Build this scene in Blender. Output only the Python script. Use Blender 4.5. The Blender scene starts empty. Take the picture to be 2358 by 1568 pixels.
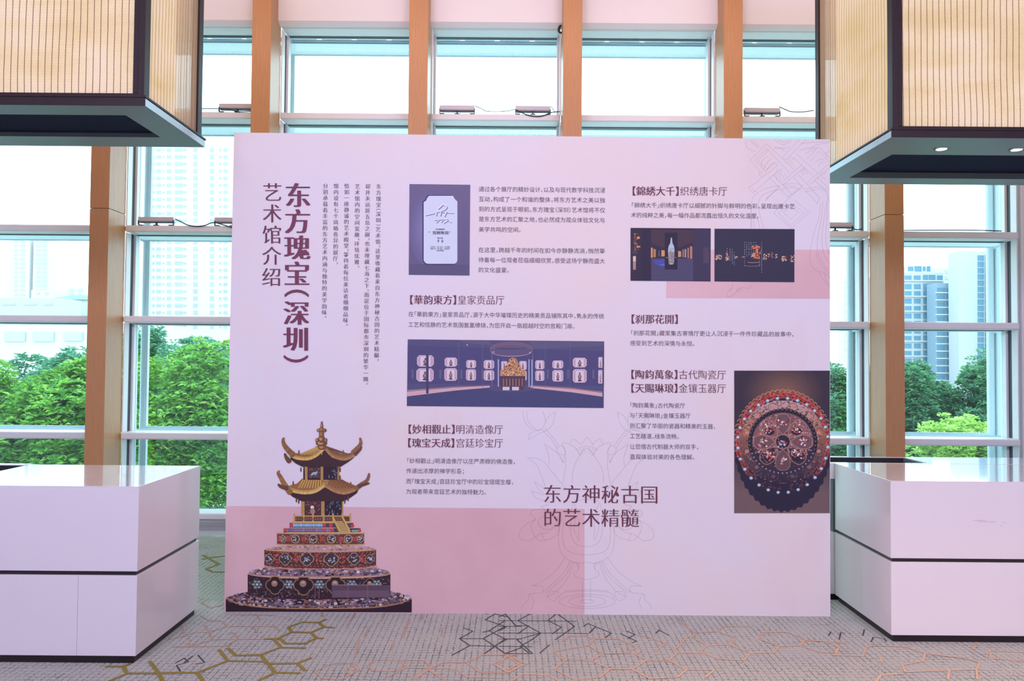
import bpy, bmesh, math, random
import numpy as np
from mathutils import Vector, Matrix
R = math.radians
random.seed(7)
sc = bpy.context.scene
COL = sc.collection

# ---------------------------------------------------------------- camera
F, CX, CY, CH = 1720.0, 1179.0, 784.0, 1.57
PITCH, ROLL = R(1.53), R(0.45)
fwd = Vector((0, math.cos(PITCH), math.sin(PITCH)))
u0 = Vector((0, -math.sin(PITCH), math.cos(PITCH)))
r0 = Vector((1, 0, 0))
cr = r0 * math.cos(ROLL) + u0 * math.sin(ROLL)
cu = u0 * math.cos(ROLL) - r0 * math.sin(ROLL)
EYE = Vector((0, 0, CH))
cd = bpy.data.cameras.new('camera')
cam = bpy.data.objects.new('camera', cd)
COL.objects.link(cam)
cd.sensor_width = 36.0
cd.lens = F / 2358.0 * 36.0
cd.clip_end = 2000
cam.matrix_world = Matrix(((cr.x, cu.x, -fwd.x, 0), (cr.y, cu.y, -fwd.y, 0), (cr.z, cu.z, -fwd.z, CH), (0, 0, 0, 1)))
sc.camera = cam

# ---------------------------------------------------------------- world, lights, exposure
vs = sc.view_settings
vs.view_transform = 'Standard'
vs.look = 'None'
vs.exposure = 0.0
vs.gamma = 1.0
vs.use_curve_mapping = False
sc.cycles.use_denoising = True
sc.cycles.max_bounces = 10
sc.cycles.transparent_max_bounces = 24
w = bpy.data.worlds.new('overcast_sky')
sc.world = w
w.use_nodes = True
bg = w.node_tree.nodes['Background']
bg.inputs[0].default_value = (0.66, 0.88, 1.0, 1)
bg.inputs[1].default_value = 5.2


def area(name, loc, target, sx, sy, power, col):
    l = bpy.data.lights.new(name, 'AREA')
    l.shape = 'RECTANGLE'
    l.size = sx
    l.size_y = sy
    l.energy = power
    l.color = col
    o = bpy.data.objects.new(name, l)
    COL.objects.link(o)
    o.location = loc
    o.rotation_euler = (Vector(target) - Vector(loc)).to_track_quat('-Z', 'Y').to_euler()
    return o


LAV = (0.69, 0.63, 1.0)
PEACH = (1.0, 0.62, 0.45)
# unseen lavender area lights, added behind the viewer to light the display front
area('front_fill_light', (-2.6, -2.6, 4.2), (-1.2, 4.4, 0.9), 2.6, 1.0, 252, LAV)
area('front_fill_light', (2.8, -2.6, 4.2), (1.4, 4.4, 0.9), 2.6, 1.0, 234, LAV)
# unseen warm area light, added to tint the upper window wall
area('wall_fill_light', (0.0, 4.95, 5.3), (0.0, 7.0, 2.9), 9.0, 0.4, 75, PEACH)
area('warm_fill_light', (2.4, 1.9, 5.25), (2.4, 2.3, 0.0), 4.6, 0.8, 100, PEACH).data.spread = R(52)  # added unseen, warms the carpet at front right
area('warm_fill_light', (0.0, 3.1, 5.25), (0.0, 3.2, 0.0), 3.0, 0.6, 22, PEACH).data.spread = R(110)  # added unseen, gives the counter sides pinker light


# ---------------------------------------------------------------- picture rays to places
def ray(x, y):
    return cr * (x - CX) - cu * (y - CY) + fwd * F


def at(x, y, Y):
    d = ray(x, y)
    return EYE + d * (Y / d.y)


def onz(x, y, z):
    d = ray(x, y)
    return EYE + d * ((z - CH) / d.z)


# ---------------------------------------------------------------- materials
def lin(c):
    return tuple(((v / 255) / 12.92 if v / 255 <= 0.04045 else ((v / 255 + 0.055) / 1.055) ** 2.4) for v in c)


class NT:
    def __init__(s, name):
        s.m = bpy.data.materials.new(name)
        s.m.use_nodes = True
        s.t = s.m.node_tree
        s.t.nodes.clear()
        s.out = s.t.nodes.new('ShaderNodeOutputMaterial')

    def n(s, typ, **k):
        nd = s.t.nodes.new('ShaderNode' + typ)
        for a, b in k.items():
            setattr(nd, a, b)
        return nd

    def l(s, a, b):
        s.t.links.new(a, b)

    def val(s, x, sock):
        if hasattr(x, 'is_output'):
            s.l(x, sock)
        else:
            sock.default_value = x

    def math(s, op, a, b=0.0, c=None, clamp=False):
        nd = s.n('Math', operation=op)
        nd.use_clamp = clamp
        s.val(a, nd.inputs[0])
        s.val(b, nd.inputs[1])
        if c is not None:
            s.val(c, nd.inputs[2])
        return nd.outputs[0]

    def mix(s, f, a, b):
        nd = s.n('Mix', data_type='RGBA')
        s.val(f, nd.inputs[0])
        s.val(a if hasattr(a, 'is_output') else (*a, 1), nd.inputs[6])
        s.val(b if hasattr(b, 'is_output') else (*b, 1), nd.inputs[7])
        return nd.outputs[2]

    def coord(s, scale=(1, 1, 1), which='Object'):
        tc = s.n('TexCoord')
        mp = s.n('Mapping')
        mp.inputs['Scale'].default_value = scale
        s.l(tc.outputs[which], mp.inputs[0])
        return mp.outputs[0]

    def noise(s, vec, scale, detail=3, rough=0.55):
        nd = s.n('TexNoise')
        s.l(vec, nd.inputs['Vector'])
        nd.inputs['Scale'].default_value = scale
        nd.inputs['Detail'].default_value = detail
        nd.inputs['Roughness'].default_value = rough
        return nd.outputs['Fac']

    def ramp(s, f, stops):
        nd = s.n('ValToRGB')
        s.l(f, nd.inputs[0])
        e = nd.color_ramp.elements
        while len(e) < len(stops):
            e.new(0.5)
        for i, (p, c) in enumerate(stops):
            e[i].position = p
            e[i].color = (*c, 1)
        return nd.outputs[0]

    def bsdf(s, col, rough=0.5, metal=0.0, coat=0.0, spec=0.5):
        b = s.n('BsdfPrincipled')
        s.val(col if hasattr(col, 'is_output') else (*col, 1), b.inputs['Base Color'])
        s.val(rough, b.inputs['Roughness'])
        b.inputs['Metallic'].default_value = metal
        b.inputs['Coat Weight'].default_value = coat
        b.inputs['Specular IOR Level'].default_value = spec
        s.b = b
        return b

    def bump(s, h, st=0.2, dist=0.01):
        nd = s.n('Bump')
        nd.inputs['Strength'].default_value = st
        nd.inputs['Distance'].default_value = dist
        s.l(h, nd.inputs['Height'])
        s.l(nd.outputs[0], s.b.inputs['Normal'])

    def done(s, sh):
        s.l(sh if hasattr(sh, 'is_output') else sh.outputs[0], s.out.inputs[0])
        return s.m


def plain(name, col, rough=0.5, metal=0.0, var=0.06, scale=8.0, coat=0.0, spec=0.5, bump=0.0):
    t = NT(name)
    nz = t.noise(t.coord(), scale)
    c = t.mix(nz, tuple(v * (1 - var) for v in col), tuple(min(1, v * (1 + var)) for v in col))
    t.bsdf(c, rough, metal, coat, spec)
    if bump:
        t.bump(t.noise(t.coord(), scale * 20), bump, 0.002)
    return t.done(t.b)


def wood_mat():
    t = NT('oak_veneer')
    g = t.noise(t.coord((60, 60, 1.2)), 3.0, 5, 0.65)
    f = t.noise(t.coord((300, 300, 4)), 3.0, 2)
    c = t.ramp(g, [(0.25, (0.46, 0.20, 0.075)), (0.55, (0.56, 0.27, 0.11)), (0.8, (0.64, 0.34, 0.15))])
    c = t.mix(t.math('MULTIPLY', f, 0.16), c, (0.30, 0.13, 0.05))
    t.bsdf(c, 0.38, spec=0.5)
    t.bump(f, 0.08, 0.001)
    return t.done(t.b)


def glass_mat(name, tint, refl=0.07):
    t = NT(name)
    tr = t.n('BsdfTransparent')
    tr.inputs[0].default_value = (*tint, 1)
    gl = t.n('BsdfGlossy')
    gl.inputs['Roughness'].default_value = 0.01
    gl.inputs[0].default_value = (0.85, 0.95, 1, 1)
    lw = t.n('LayerWeight')
    lw.inputs[0].default_value = 0.25
    f = t.math('MULTIPLY_ADD', lw.outputs['Fresnel'], 0.35, refl * 0.5)
    mx = t.n('MixShader')
    t.l(f, mx.inputs[0])
    t.l(tr.outputs[0], mx.inputs[1])
    t.l(gl.outputs[0], mx.inputs[2])
    return t.done(mx)


def perforated_mat():
    t = NT('perforated_aluminium')
    v = t.coord((60, 60, 60))
    vo = t.n('TexVoronoi')
    vo.voronoi_dimensions = '2D'
    vo.inputs['Randomness'].default_value = 0.0
    vo.inputs['Scale'].default_value = 1.0
    t.l(v, vo.inputs['Vector'])
    hole = t.math('LESS_THAN', vo.outputs['Distance'], 0.30)
    t.bsdf((0.80, 0.84, 0.84), 0.5)
    tr = t.n('BsdfTransparent')
    mx = t.n('MixShader')
    t.l(hole, mx.inputs[0])
    t.l(t.b.outputs[0], mx.inputs[1])
    t.l(tr.outputs[0], mx.inputs[2])
    return t.done(mx)


def weave_mat(axis):
    t = NT('woven_screen_' + axis)
    tc = t.n('TexCoord')
    sp = t.n('SeparateXYZ')
    t.l(tc.outputs['Object'], sp.inputs[0])
    h = sp.outputs[0 if axis == 'x' else 1]
    z = sp.outputs[2]
    wob = t.noise(t.coord((2.0, 2.0, 1.6)), 1.3, 1)
    hh = t.math('ADD', h, t.math('MULTIPLY', wob, 0.022))
    th = t.math('LESS_THAN', t.math('FRACT', t.math('DIVIDE', hh, 0.036)), 0.065)
    sl = t.math('LESS_THAN', t.math('FRACT', t.math('DIVIDE', z, 0.0085)), 0.34)
    base = t.mix(sl, (0.86, 0.74, 0.58), (0.62, 0.44, 0.32))
    c = t.mix(th, base, (0.16, 0.045, 0.05))
    df = t.n('BsdfDiffuse')
    t.l(c, df.inputs[0])
    tl = t.n('BsdfTranslucent')
    t.l(c, tl.inputs[0])
    m1 = t.n('MixShader')
    m1.inputs[0].default_value = 0.45
    t.l(df.outputs[0], m1.inputs[1])
    t.l(tl.outputs[0], m1.inputs[2])
    tr = t.n('BsdfTransparent')
    cov = t.math('MAXIMUM', t.math('MULTIPLY_ADD', sl, 0.22, 0.40), t.math('MULTIPLY', th, 0.92))
    m2 = t.n('MixShader')
    t.l(cov, m2.inputs[0])
    t.l(tr.outputs[0], m2.inputs[1])
    t.l(m1.outputs[0], m2.inputs[2])
    return t.done(m2)


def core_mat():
    t = NT('blotchy_glow_sheet')
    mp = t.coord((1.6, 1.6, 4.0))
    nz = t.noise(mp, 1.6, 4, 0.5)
    c = t.ramp(nz, [(0.32, (0.80, 0.66, 0.32)), (0.5, (0.95, 0.82, 0.56)), (0.62, (1.0, 0.86, 0.72)), (0.75, (1.0, 0.95, 0.66))])  # soft light blotches put into the emission colour
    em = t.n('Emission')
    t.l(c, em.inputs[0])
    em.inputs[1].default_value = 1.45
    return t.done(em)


def emit_mat(name, col, st):
    t = NT(name)
    em = t.n('Emission')
    em.inputs[0].default_value = (*col, 1)
    em.inputs[1].default_value = st
    return t.done(em)


def leaf_mat(name, a, b, c):
    t = NT(name)
    g = t.n('NewGeometry')
    col = t.ramp(g.outputs['Random Per Island'], [(0.0, a), (0.5, b), (1.0, c)])
    df = t.n('BsdfDiffuse')
    t.l(col, df.inputs[0])
    tl = t.n('BsdfTranslucent')
    t.l(col, tl.inputs[0])
    gl = t.n('BsdfGlossy')
    gl.inputs['Roughness'].default_value = 0.45
    m1 = t.n('MixShader')
    m1.inputs[0].default_value = 0.35
    t.l(df.outputs[0], m1.inputs[1])
    t.l(tl.outputs[0], m1.inputs[2])
    m2 = t.n('MixShader')
    m2.inputs[0].default_value = 0.05
    t.l(m1.outputs[0], m2.inputs[1])
    t.l(gl.outputs[0], m2.inputs[2])
    return t.done(m2)


def print_mat(name, rough=0.55):
    t = NT(name)
    at_ = t.n('Attribute')
    at_.attribute_name = 'ink'
    t.bsdf(at_.outputs['Color'], rough, spec=0.25)
    return t.done(t.b)


LIGHT = (0.93, 0.74, 1.02)     # colour of the room light that falls on the display print


def ink(c):
    l = lin(c)
    return tuple(min(0.97, max(0.004, l[i] / LIGHT[i])) for i in range(3))


def backdrop_mat():
    t = NT('printed_fabric')
    v = t.coord()
    n1 = t.noise(v, 0.9, 3)
    n2 = t.noise(t.coord((1, 1, 0.6)), 2.3, 4)
    c = t.ramp(n1, [(0.3, ink((222, 198, 232))), (0.5, ink((224, 198, 226))), (0.7, ink((228, 196, 216)))])
    blot = t.math('MULTIPLY', t.math('SUBTRACT', n2, 0.60, clamp=True), 1.6, clamp=True)
    c = t.mix(blot, c, ink((226, 178, 198)))
    wv = t.noise(t.coord((1, 1, 40)), 8.0, 2)
    c = t.mix(t.math('MULTIPLY', wv, 0.05), c, ink((190, 165, 195)))
    t.bsdf(c, 0.6, spec=0.2)
    return t.done(t.b)


def block_mat():
    t = NT('mauve_printed_block')
    n1 = t.noise(t.coord(), 1.6, 4)
    c = t.ramp(n1, [(0.3, ink((212, 158, 182))), (0.55, ink((218, 166, 188))), (0.75, ink((222, 174, 200)))])
    t.bsdf(c, 0.6, spec=0.2)
    return t.done(t.b)


def line_mat():
    t = NT('faint_line_ink')
    t.bsdf(ink((150, 118, 152)), 0.6, spec=0.2)
    tr = t.n('BsdfTransparent')
    mx = t.n('MixShader')
    mx.inputs[0].default_value = 0.21
    t.l(tr.outputs[0], mx.inputs[1])
    t.l(t.b.outputs[0], mx.inputs[2])
    return t.done(mx)


def carpet_mat():
    t = NT('woven_carpet')
    tc = t.n('TexCoord')
    sp = t.n('SeparateXYZ')
    t.l(tc.outputs['Object'], sp.inputs[0])
    big = t.noise(t.coord((0.8, 1.6, 1)), 1.0, 3)
    mid = t.noise(t.coord((3, 3, 3)), 2.0, 3)
    fine = t.noise(t.coord((55, 110, 10)), 3.0, 3, 0.7)
    c = t.ramp(big, [(0.32, (0.075, 0.08, 0.05)), (0.5, (0.115, 0.118, 0.068)), (0.68, (0.16, 0.15, 0.082))])
    c = t.mix(t.math('MULTIPLY', mid, 0.5), c, (0.105, 0.13, 0.085))
    c = t.mix(t.math('MULTIPLY', t.math('SUBTRACT', fine, 0.42, clamp=True), 2.2, clamp=True), c, (0.19, 0.185, 0.12))
    nx = t.noise(t.coord((20, 3, 1)), 3.0, 2)
    ny = t.noise(t.coord((3, 20, 1)), 3.0, 2)
    per = 0.034
    dx = t.math('FRACT', t.math('DIVIDE', t.math('ADD', sp.outputs[0], t.math('MULTIPLY', ny, 0.006)), per))
    dy = t.math('FRACT', t.math('DIVIDE', t.math('ADD', sp.outputs[1], t.math('MULTIPLY', nx, 0.006)), per))
    br1 = t.math('GREATER_THAN', t.noise(t.coord((34, 60, 1)), 1.7, 2), 0.46)
    br2 = t.math('GREATER_THAN', t.noise(t.coord((60, 34, 1)), 1.9, 2), 0.52)
    gx = t.math('MULTIPLY', t.math('LESS_THAN', dx, 0.21), br1)
    gy = t.math('MULTIPLY', t.math('LESS_THAN', dy, 0.28), br2)
    g = t.math('MULTIPLY', t.math('MAXIMUM', gx, gy), t.math('MULTIPLY_ADD', mid, 1.5, -0.2, clamp=True))
    c = t.mix(g, c, (0.02, 0.02, 0.018))
    dk = t.math('SUBTRACT', 1.0, t.math('MULTIPLY', g, 0.85))
    t.bsdf(c, 0.95, spec=0.3)
    t.l(dk, t.b.inputs['Sheen Weight'])
    t.b.inputs['Sheen Tint'].default_value = (1.0, 1.0, 0.86, 1)
    t.b.inputs['Sheen Roughness'].default_value = 0.5
    t.bump(fine, 0.5, 0.004)
    return t.done(t.b)


M = {}
M['wood'] = wood_mat()
M['white_lacquer'] = plain('white_lacquer', (0.80, 0.77, 0.76), 0.22, coat=0.25, var=0.02, scale=3)
M['top_lacquer'] = plain('glossy_white_top', (0.84, 0.82, 0.81), 0.10, coat=1.0, var=0.015, scale=3)
M['dark'] = plain('dark_bronze', (0.018, 0.013, 0.016), 0.35, var=0.2)
M['black'] = plain('black_recess', (0.012, 0.010, 0.012), 0.6, var=0.2)
M['frame_dark'] = plain('bronze_frame', (0.030, 0.018, 0.018), 0.45, var=0.15, spec=0.25)
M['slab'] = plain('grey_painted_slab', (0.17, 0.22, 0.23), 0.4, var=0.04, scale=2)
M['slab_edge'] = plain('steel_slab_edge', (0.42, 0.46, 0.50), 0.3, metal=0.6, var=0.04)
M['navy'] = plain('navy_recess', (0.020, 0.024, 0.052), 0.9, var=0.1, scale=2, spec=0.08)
M['grey_panel'] = plain('grey_side_panel', (0.13, 0.16, 0.17), 0.5)
M['alu'] = plain('white_aluminium', (0.78, 0.77, 0.76), 0.35, var=0.03)
M['alu_out'] = plain('grey_outdoor_aluminium', (0.55, 0.60, 0.62), 0.4, var=0.04)
M['gasket'] = plain('dark_gasket', (0.05, 0.055, 0.065), 0.5)
M['plaster'] = plain('white_plaster', (0.84, 0.80, 0.78), 0.6, var=0.02, scale=1.5)
M['wall'] = plain('beige_wall', (0.70, 0.66, 0.70), 0.7, var=0.03, scale=1.5)
M['glass'] = glass_mat('clear_tinted_glass', (0.86, 0.955, 0.965))
M['glass_low'] = glass_mat('dotted_low_glass', (0.72, 0.83, 0.84), 0.12)
M['perf'] = perforated_mat()
M['stone'] = plain('polished_stone', (0.30, 0.32, 0.33), 0.06, var=0.05, coat=1.0)
M['kerb'] = plain('grey_kerb', (0.36, 0.37, 0.38), 0.4)
M['carpet'] = carpet_mat()
M['olive'] = plain('olive_yarn', (0.24, 0.20, 0.05), 0.95, var=0.25, scale=60, spec=0.1)
M['rose'] = plain('rose_yarn', (0.42, 0.31, 0.225), 0.95, var=0.3, scale=60, spec=0.1)
M['teal'] = plain('slate_yarn', (0.06, 0.08, 0.075), 0.95, var=0.3, scale=60, spec=0.1)
M['weave_x'] = weave_mat('x')
M['weave_y'] = weave_mat('y')
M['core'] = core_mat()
M['lens'] = emit_mat('lit_downlight', (1.0, 0.88, 0.72), 9.0)
M['chrome'] = plain('brushed_trim', (0.6, 0.6, 0.6), 0.25, metal=1.0)
M['flood'] = plain('grey_flood_housing', (0.62, 0.56, 0.57), 0.4, var=0.05)
M['cable'] = plain('black_cable', (0.02, 0.02, 0.024), 0.5)
M['white_cable'] = plain('white_cable', (0.85, 0.85, 0.85), 0.5)
M['fabric'] = backdrop_mat()
M['block'] = block_mat()
M['line'] = line_mat()
M['print'] = print_mat('photo_print')
M['ink_plum'] = plain('plum_ink', ink((112, 45, 78)), 0.6, var=0.08, scale=4)
M['ink_plum2'] = plain('dark_plum_ink', ink((104, 44, 70)), 0.6, var=0.08, scale=4)
M['ink_grey'] = plain('grey_violet_ink', ink((88, 66, 98)), 0.6, var=0.08, scale=4)
M['leaf_flame'] = leaf_mat('flame_tree_leaf', (0.06, 0.20, 0.03), (0.16, 0.38, 0.05), (0.36, 0.58, 0.09))
M['leaf_far'] = leaf_mat('bluish_far_leaf', (0.06, 0.20, 0.12), (0.10, 0.29, 0.15), (0.16, 0.38, 0.18))
M['leaf_dark'] = leaf_mat('hazy_ficus_leaf', (0.055, 0.17, 0.10), (0.10, 0.27, 0.13), (0.20, 0.42, 0.14))  # distance haze put into the leaf colour, lighter and bluer
M['leaf_lime'] = leaf_mat('lime_shrub_leaf', (0.30, 0.50, 0.09), (0.46, 0.64, 0.14), (0.58, 0.72, 0.22))
M['petal_pink'] = leaf_mat('pink_blossom', (0.75, 0.32, 0.48), (0.85, 0.45, 0.58), (0.9, 0.6, 0.7))
M['petal_red'] = leaf_mat('orange_red_blossom', (0.75, 0.08, 0.05), (0.85, 0.15, 0.06), (0.9, 0.3, 0.1))
M['bark'] = plain('grey_bark', (0.16, 0.13, 0.10), 0.9, var=0.3, scale=12, bump=0.4)
M['bwall'] = plain('hazy_white_wall', (0.54, 0.50, 0.49), 0.8, var=0.02, scale=0.05)  # distance haze put into the pale building colours, walls and windows
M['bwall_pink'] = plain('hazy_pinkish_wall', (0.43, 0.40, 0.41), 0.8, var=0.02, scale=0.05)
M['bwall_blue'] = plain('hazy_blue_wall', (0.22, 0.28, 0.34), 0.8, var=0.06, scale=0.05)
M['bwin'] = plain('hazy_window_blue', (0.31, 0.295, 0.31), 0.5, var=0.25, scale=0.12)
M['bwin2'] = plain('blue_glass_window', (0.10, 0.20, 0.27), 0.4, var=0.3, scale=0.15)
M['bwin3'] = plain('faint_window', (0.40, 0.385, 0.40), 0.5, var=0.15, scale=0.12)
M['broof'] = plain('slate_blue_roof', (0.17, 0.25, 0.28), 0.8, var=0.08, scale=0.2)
M['ground'] = plain('outdoor_ground', (0.40, 0.42, 0.40), 0.9, var=0.2, scale=0.4)


# ---------------------------------------------------------------- objects
def tag(o, label=None, cat=None, group=None, kind=None):
    if label: o['label'] = label
    if cat: o['category'] = cat
    if group: o['group'] = group
    if kind: o['kind'] = kind
    return o


def empty(name, loc=(0, 0, 0), rz=0.0):
    o = bpy.data.objects.new(name, None)
    o.empty_display_size = 0.1
    COL.objects.link(o)
    o.location = loc
    o.rotation_euler = (0, 0, rz)
    return o


class MB:
    def __init__(s):
        s.v = []
        s.f = []
        s.mi = []

    def poly(s, pts, mi=0):
        b = len(s.v)
        s.v += [tuple(p) for p in pts]
        s.f.append(tuple(range(b, b + len(pts))))
        s.mi.append(mi)

    def box(s, x0, x1, y0, y1, z0, z1, mi=0):
        b = len(s.v)
        s.v += [(x0, y0, z0), (x1, y0, z0), (x1, y1, z0), (x0, y1, z0), (x0, y0, z1), (x1, y0, z1), (x1, y1, z1), (x0, y1, z1)]
        for q in ((0, 3, 2, 1), (4, 5, 6, 7), (0, 1, 5, 4), (1, 2, 6, 5), (2, 3, 7, 6), (3, 0, 4, 7)):
            s.f.append(tuple(b + i for i in q))
            s.mi.append(mi)

    def prism(s, prof, x0, x1, mi=0):          # prof: (y, z) loop swept along x
        b = len(s.v)
        n = len(prof)
        s.v += [(x0, y, z) for y, z in prof] + [(x1, y, z) for y, z in prof]
        for i in range(n):
            j = (i + 1) % n
            s.f.append((b + i, b + j, b + n + j, b + n + i))
            s.mi.append(mi)
        s.f.append(tuple(b + i for i in range(n - 1, -1, -1)))
        s.f.append(tuple(b + n + i for i in range(n)))
        s.mi += [mi, mi]

    def tube(s, pts, r, n=10, mi=0, caps=True):
        pts = [Vector(p) for p in pts]
        rs = r if isinstance(r, (list, tuple)) else [r] * len(pts)
        rings = []
        for i, p in enumerate(pts):
            d = (pts[min(i + 1, len(pts) - 1)] - pts[max(i - 1, 0)]).normalized()
            a = d.cross(Vector((0, 0, 1)))
            if a.length < 1e-3:
                a = Vector((1, 0, 0))
            a.normalize()
            c = d.cross(a).normalized()
            b = len(s.v)
            for k in range(n):
                t = 2 * math.pi * k / n
                s.v.append(tuple(p + (a * math.cos(t) + c * math.sin(t)) * rs[i]))
            rings.append(b)
        for i in range(len(rings) - 1):
            for k in range(n):
                s.f.append((rings[i] + k, rings[i] + (k + 1) % n, rings[i + 1] + (k + 1) % n, rings[i + 1] + k))
                s.mi.append(mi)
        if caps:
            s.f.append(tuple(rings[0] + k for k in range(n - 1, -1, -1)))
            s.f.append(tuple(rings[-1] + k for k in range(n)))
            s.mi += [mi, mi]

    def build(s, name, mats, parent=None, bevel=0.0, smooth=False, seg=2):
        if not isinstance(mats, (list, tuple)):
            mats = [mats]
        me = bpy.data.meshes.new(name)
        me.from_pydata(s.v, [], s.f)
        for m in mats:
            me.materials.append(m)
        if len(mats) > 1:
            me.polygons.foreach_set('material_index', s.mi)
        me.update()
        bm = bmesh.new()
        bm.from_mesh(me)
        bmesh.ops.recalc_face_normals(bm, faces=bm.faces)
        bm.to_mesh(me)
        bm.free()
        if smooth:
            me.polygons.foreach_set('use_smooth', [True] * len(me.polygons))
        o = bpy.data.objects.new(name, me)
        COL.objects.link(o)
        if parent: o.parent = parent
        if bevel:
            b = o.modifiers.new('bevel', 'BEVEL')
            b.width = bevel
            b.segments = seg
            b.limit_method = 'ANGLE'
        return o


def box(name, dims, mat, parent=None, bevel=0.0, **k):
    mb = MB()
    mb.box(*dims)
    return mb.build(name, mat, parent, bevel, **k)


def copy_tree(o, parent=None):
    c = o.copy()
    COL.objects.link(c)
    c.parent = parent
    for ch in list(o.children):
        copy_tree(ch, c)
    return c


class Layers:
    """stacks overlapping flat pieces a hair apart, so that no two lie in one plane"""
    def __init__(s):
        s.bb = np.zeros((6000, 4))
        s.lv = np.zeros(6000, int)
        s.n = 0

    def level(s, pts):
        a = np.array([(q[0], q[1]) for q in pts])
        x0, y0 = a.min(0)
        x1, y1 = a.max(0)
        b = s.bb[:s.n]
        hit = (b[:, 0] < x1) & (b[:, 2] > x0) & (b[:, 1] < y1) & (b[:, 3] > y0)
        k = int(s.lv[:s.n][hit].max()) + 1 if hit.any() else 0
        if s.n < 6000:
            s.bb[s.n] = (x0, y0, x1, y1)
            s.lv[s.n] = k
            s.n += 1
        return k


def smooth_line(pts, n=6, closed=False):
    P = [Vector(p) for p in pts]
    if len(P) < 3:
        return P
    out = []
    m = len(P)
    rng = range(m if closed else m - 1)
    for i in rng:
        g = (lambda k: P[k % m]) if closed else (lambda k: P[max(0, min(m - 1, k))])
        a, b, c, d = g(i - 1), g(i), g(i + 1), g(i + 2)
        for k in range(n):
            t = k / n
            out.append(0.5 * ((2 * b) + (c - a) * t + (2 * a - 5 * b + 4 * c - d) * t * t + (3 * b - a - 3 * c + d) * t ** 3))
    if not closed:
        out.append(P[-1])
    return out


# ================================================================ ROOM
YC0, YC1 = 6.80, 7.10          # wooden columns, front and back
YR0, YG = 7.08, 7.30           # rail front, glass plane
YS0, YS1 = 7.36, 7.66          # outdoor sunshade shelf
XL, XR = -5.6, 5.75
YB = -4.5
CEIL = 5.40

# ---- floor: carpet with its woven line figures in the same mesh
fl = MB()
fl.box(XL, XR, YB, 6.62, -0.05, 0.0, 0)


RL = Layers()


def ribbon(mb, pts, wid, mi, z):
    P = [Vector((p.x, p.y, 0)) for p in pts]
    for i in range(len(P) - 1):
        d = P[i + 1] - P[i]
        if d.length < 1e-5: continue
        d.normalize()
        n = Vector((-d.y, d.x, 0)) * wid * 0.5
        e = d * wid * 0.35
        q = [P[i] - e - n, P[i + 1] + e - n, P[i + 1] + e + n, P[i] - e + n]
        zz = z + RL.level([(v.x, v.y) for v in q]) * 6e-5
        mb.poly([(v.x, v.y, zz) for v in q], mi)


def carpet(lines, ox, oy, s, wid, mi, z):
    for L in lines:
        ribbon(fl, [onz(ox + x / s, oy + y / s, 0.0) for x, y in L], wid, mi, z)


A = (400, 1380, 2.9475)
B = (1150, 1380, 2.9475)
L_ = (0, 1020, 2.8617)
carpet([[(-60, 500), (160, 500), (365, 420), (610, 425), (650, 440), (840, 437), (930, 400)], [(310, 345), (365, 420)],
        [(370, 335), (420, 383), (590, 380), (720, 330), (890, 333)], [(590, 380), (690, 500), (580, 552)], [(690, 500), (850, 503)],
        [(840, 437), (890, 485)], [(160, 500), (200, 560)], [(680, 275), (730, 330)],
        [(620, 272), (700, 270), (800, 225), (930, 228), (1020, 190), (985, 160), (870, 158), (780, 190), (800, 225)],
        [(985, 160), (1030, 140)], [(1020, 190), (1080, 195)], [(930, 228), (970, 265), (1010, 268)],
        [(970, 265), (890, 303), (760, 303), (715, 265)]], *A, 0.019, 1, 0.0024)
carpet([[(705, 1475), (810, 1475), (860, 1455)], [(815, 1480), (835, 1520), (1040, 1520), (1290, 1515)], [(830, 1525), (700, 1580)],
        [(990, 1445), (1045, 1520), (1075, 1580)], [(1340, 740), (1410, 780), (1445, 800), (1360, 830), (1400, 850), (1480, 850)],
        [(1335, 765), (1400, 755), (1480, 745)]], *L_, 0.019, 1, 0.0024)
rose_a = [[(960, 490), (1070, 437), (1220, 437), (1255, 480), (1140, 545), (1010, 540), (960, 490)],
          [(1165, 485), (1215, 450), (1250, 480), (1200, 515), (1165, 485)],
          [(1310, 450), (1370, 412), (1540, 415), (1575, 465), (1480, 490), (1350, 487), (1310, 450)],
          [(1540, 415), (1700, 415), (1750, 465), (1620, 540)], [(1440, 535), (1575, 465), (1920, 475), (1990, 530), (2240, 535)],
          [(1750, 465), (1830, 430), (1990, 430), (2090, 380), (2280, 380), (2358, 420)], [(1990, 430), (2080, 500), (2260, 500), (2358, 450)],
          [(2170, 440), (2270, 390), (2340, 440), (2250, 490), (2170, 440)], [(1640, 540), (1730, 480), (1830, 545)],
          [(1000, 80), (1015, 120)], [(1240, 75), (1200, 145), (1180, 180)], [(1325, 190), (1295, 255)], [(1440, 85), (1410, 150)],
          [(1600, 140), (1555, 255)], [(1690, 110), (1685, 145)], [(1825, 195), (1815, 250)], [(1495, 295), (1480, 340)], [(1260, 270), (1230, 390)],
          [(50, 180), (75, 230)], [(0, 270), (150, 225), (240, 225), (360, 185), (700, 185)], [(210, 180), (240, 225), (270, 275), (105, 320), (110, 275)],
          [(270, 275), (620, 272)], [(400, 225), (440, 270), (350, 320), (0, 325)], [(180, 110), (240, 145), (330, 150), (360, 185)],
          [(400, 105), (680, 110)], [(530, 185), (565, 225)], [(680, 185), (720, 215)], [(560, 110), (585, 140)], [(240, 0), (190, 20), (250, 60), (330, 40)]]
carpet(rose_a, *A, 0.010, 2, 0.0016)
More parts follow.
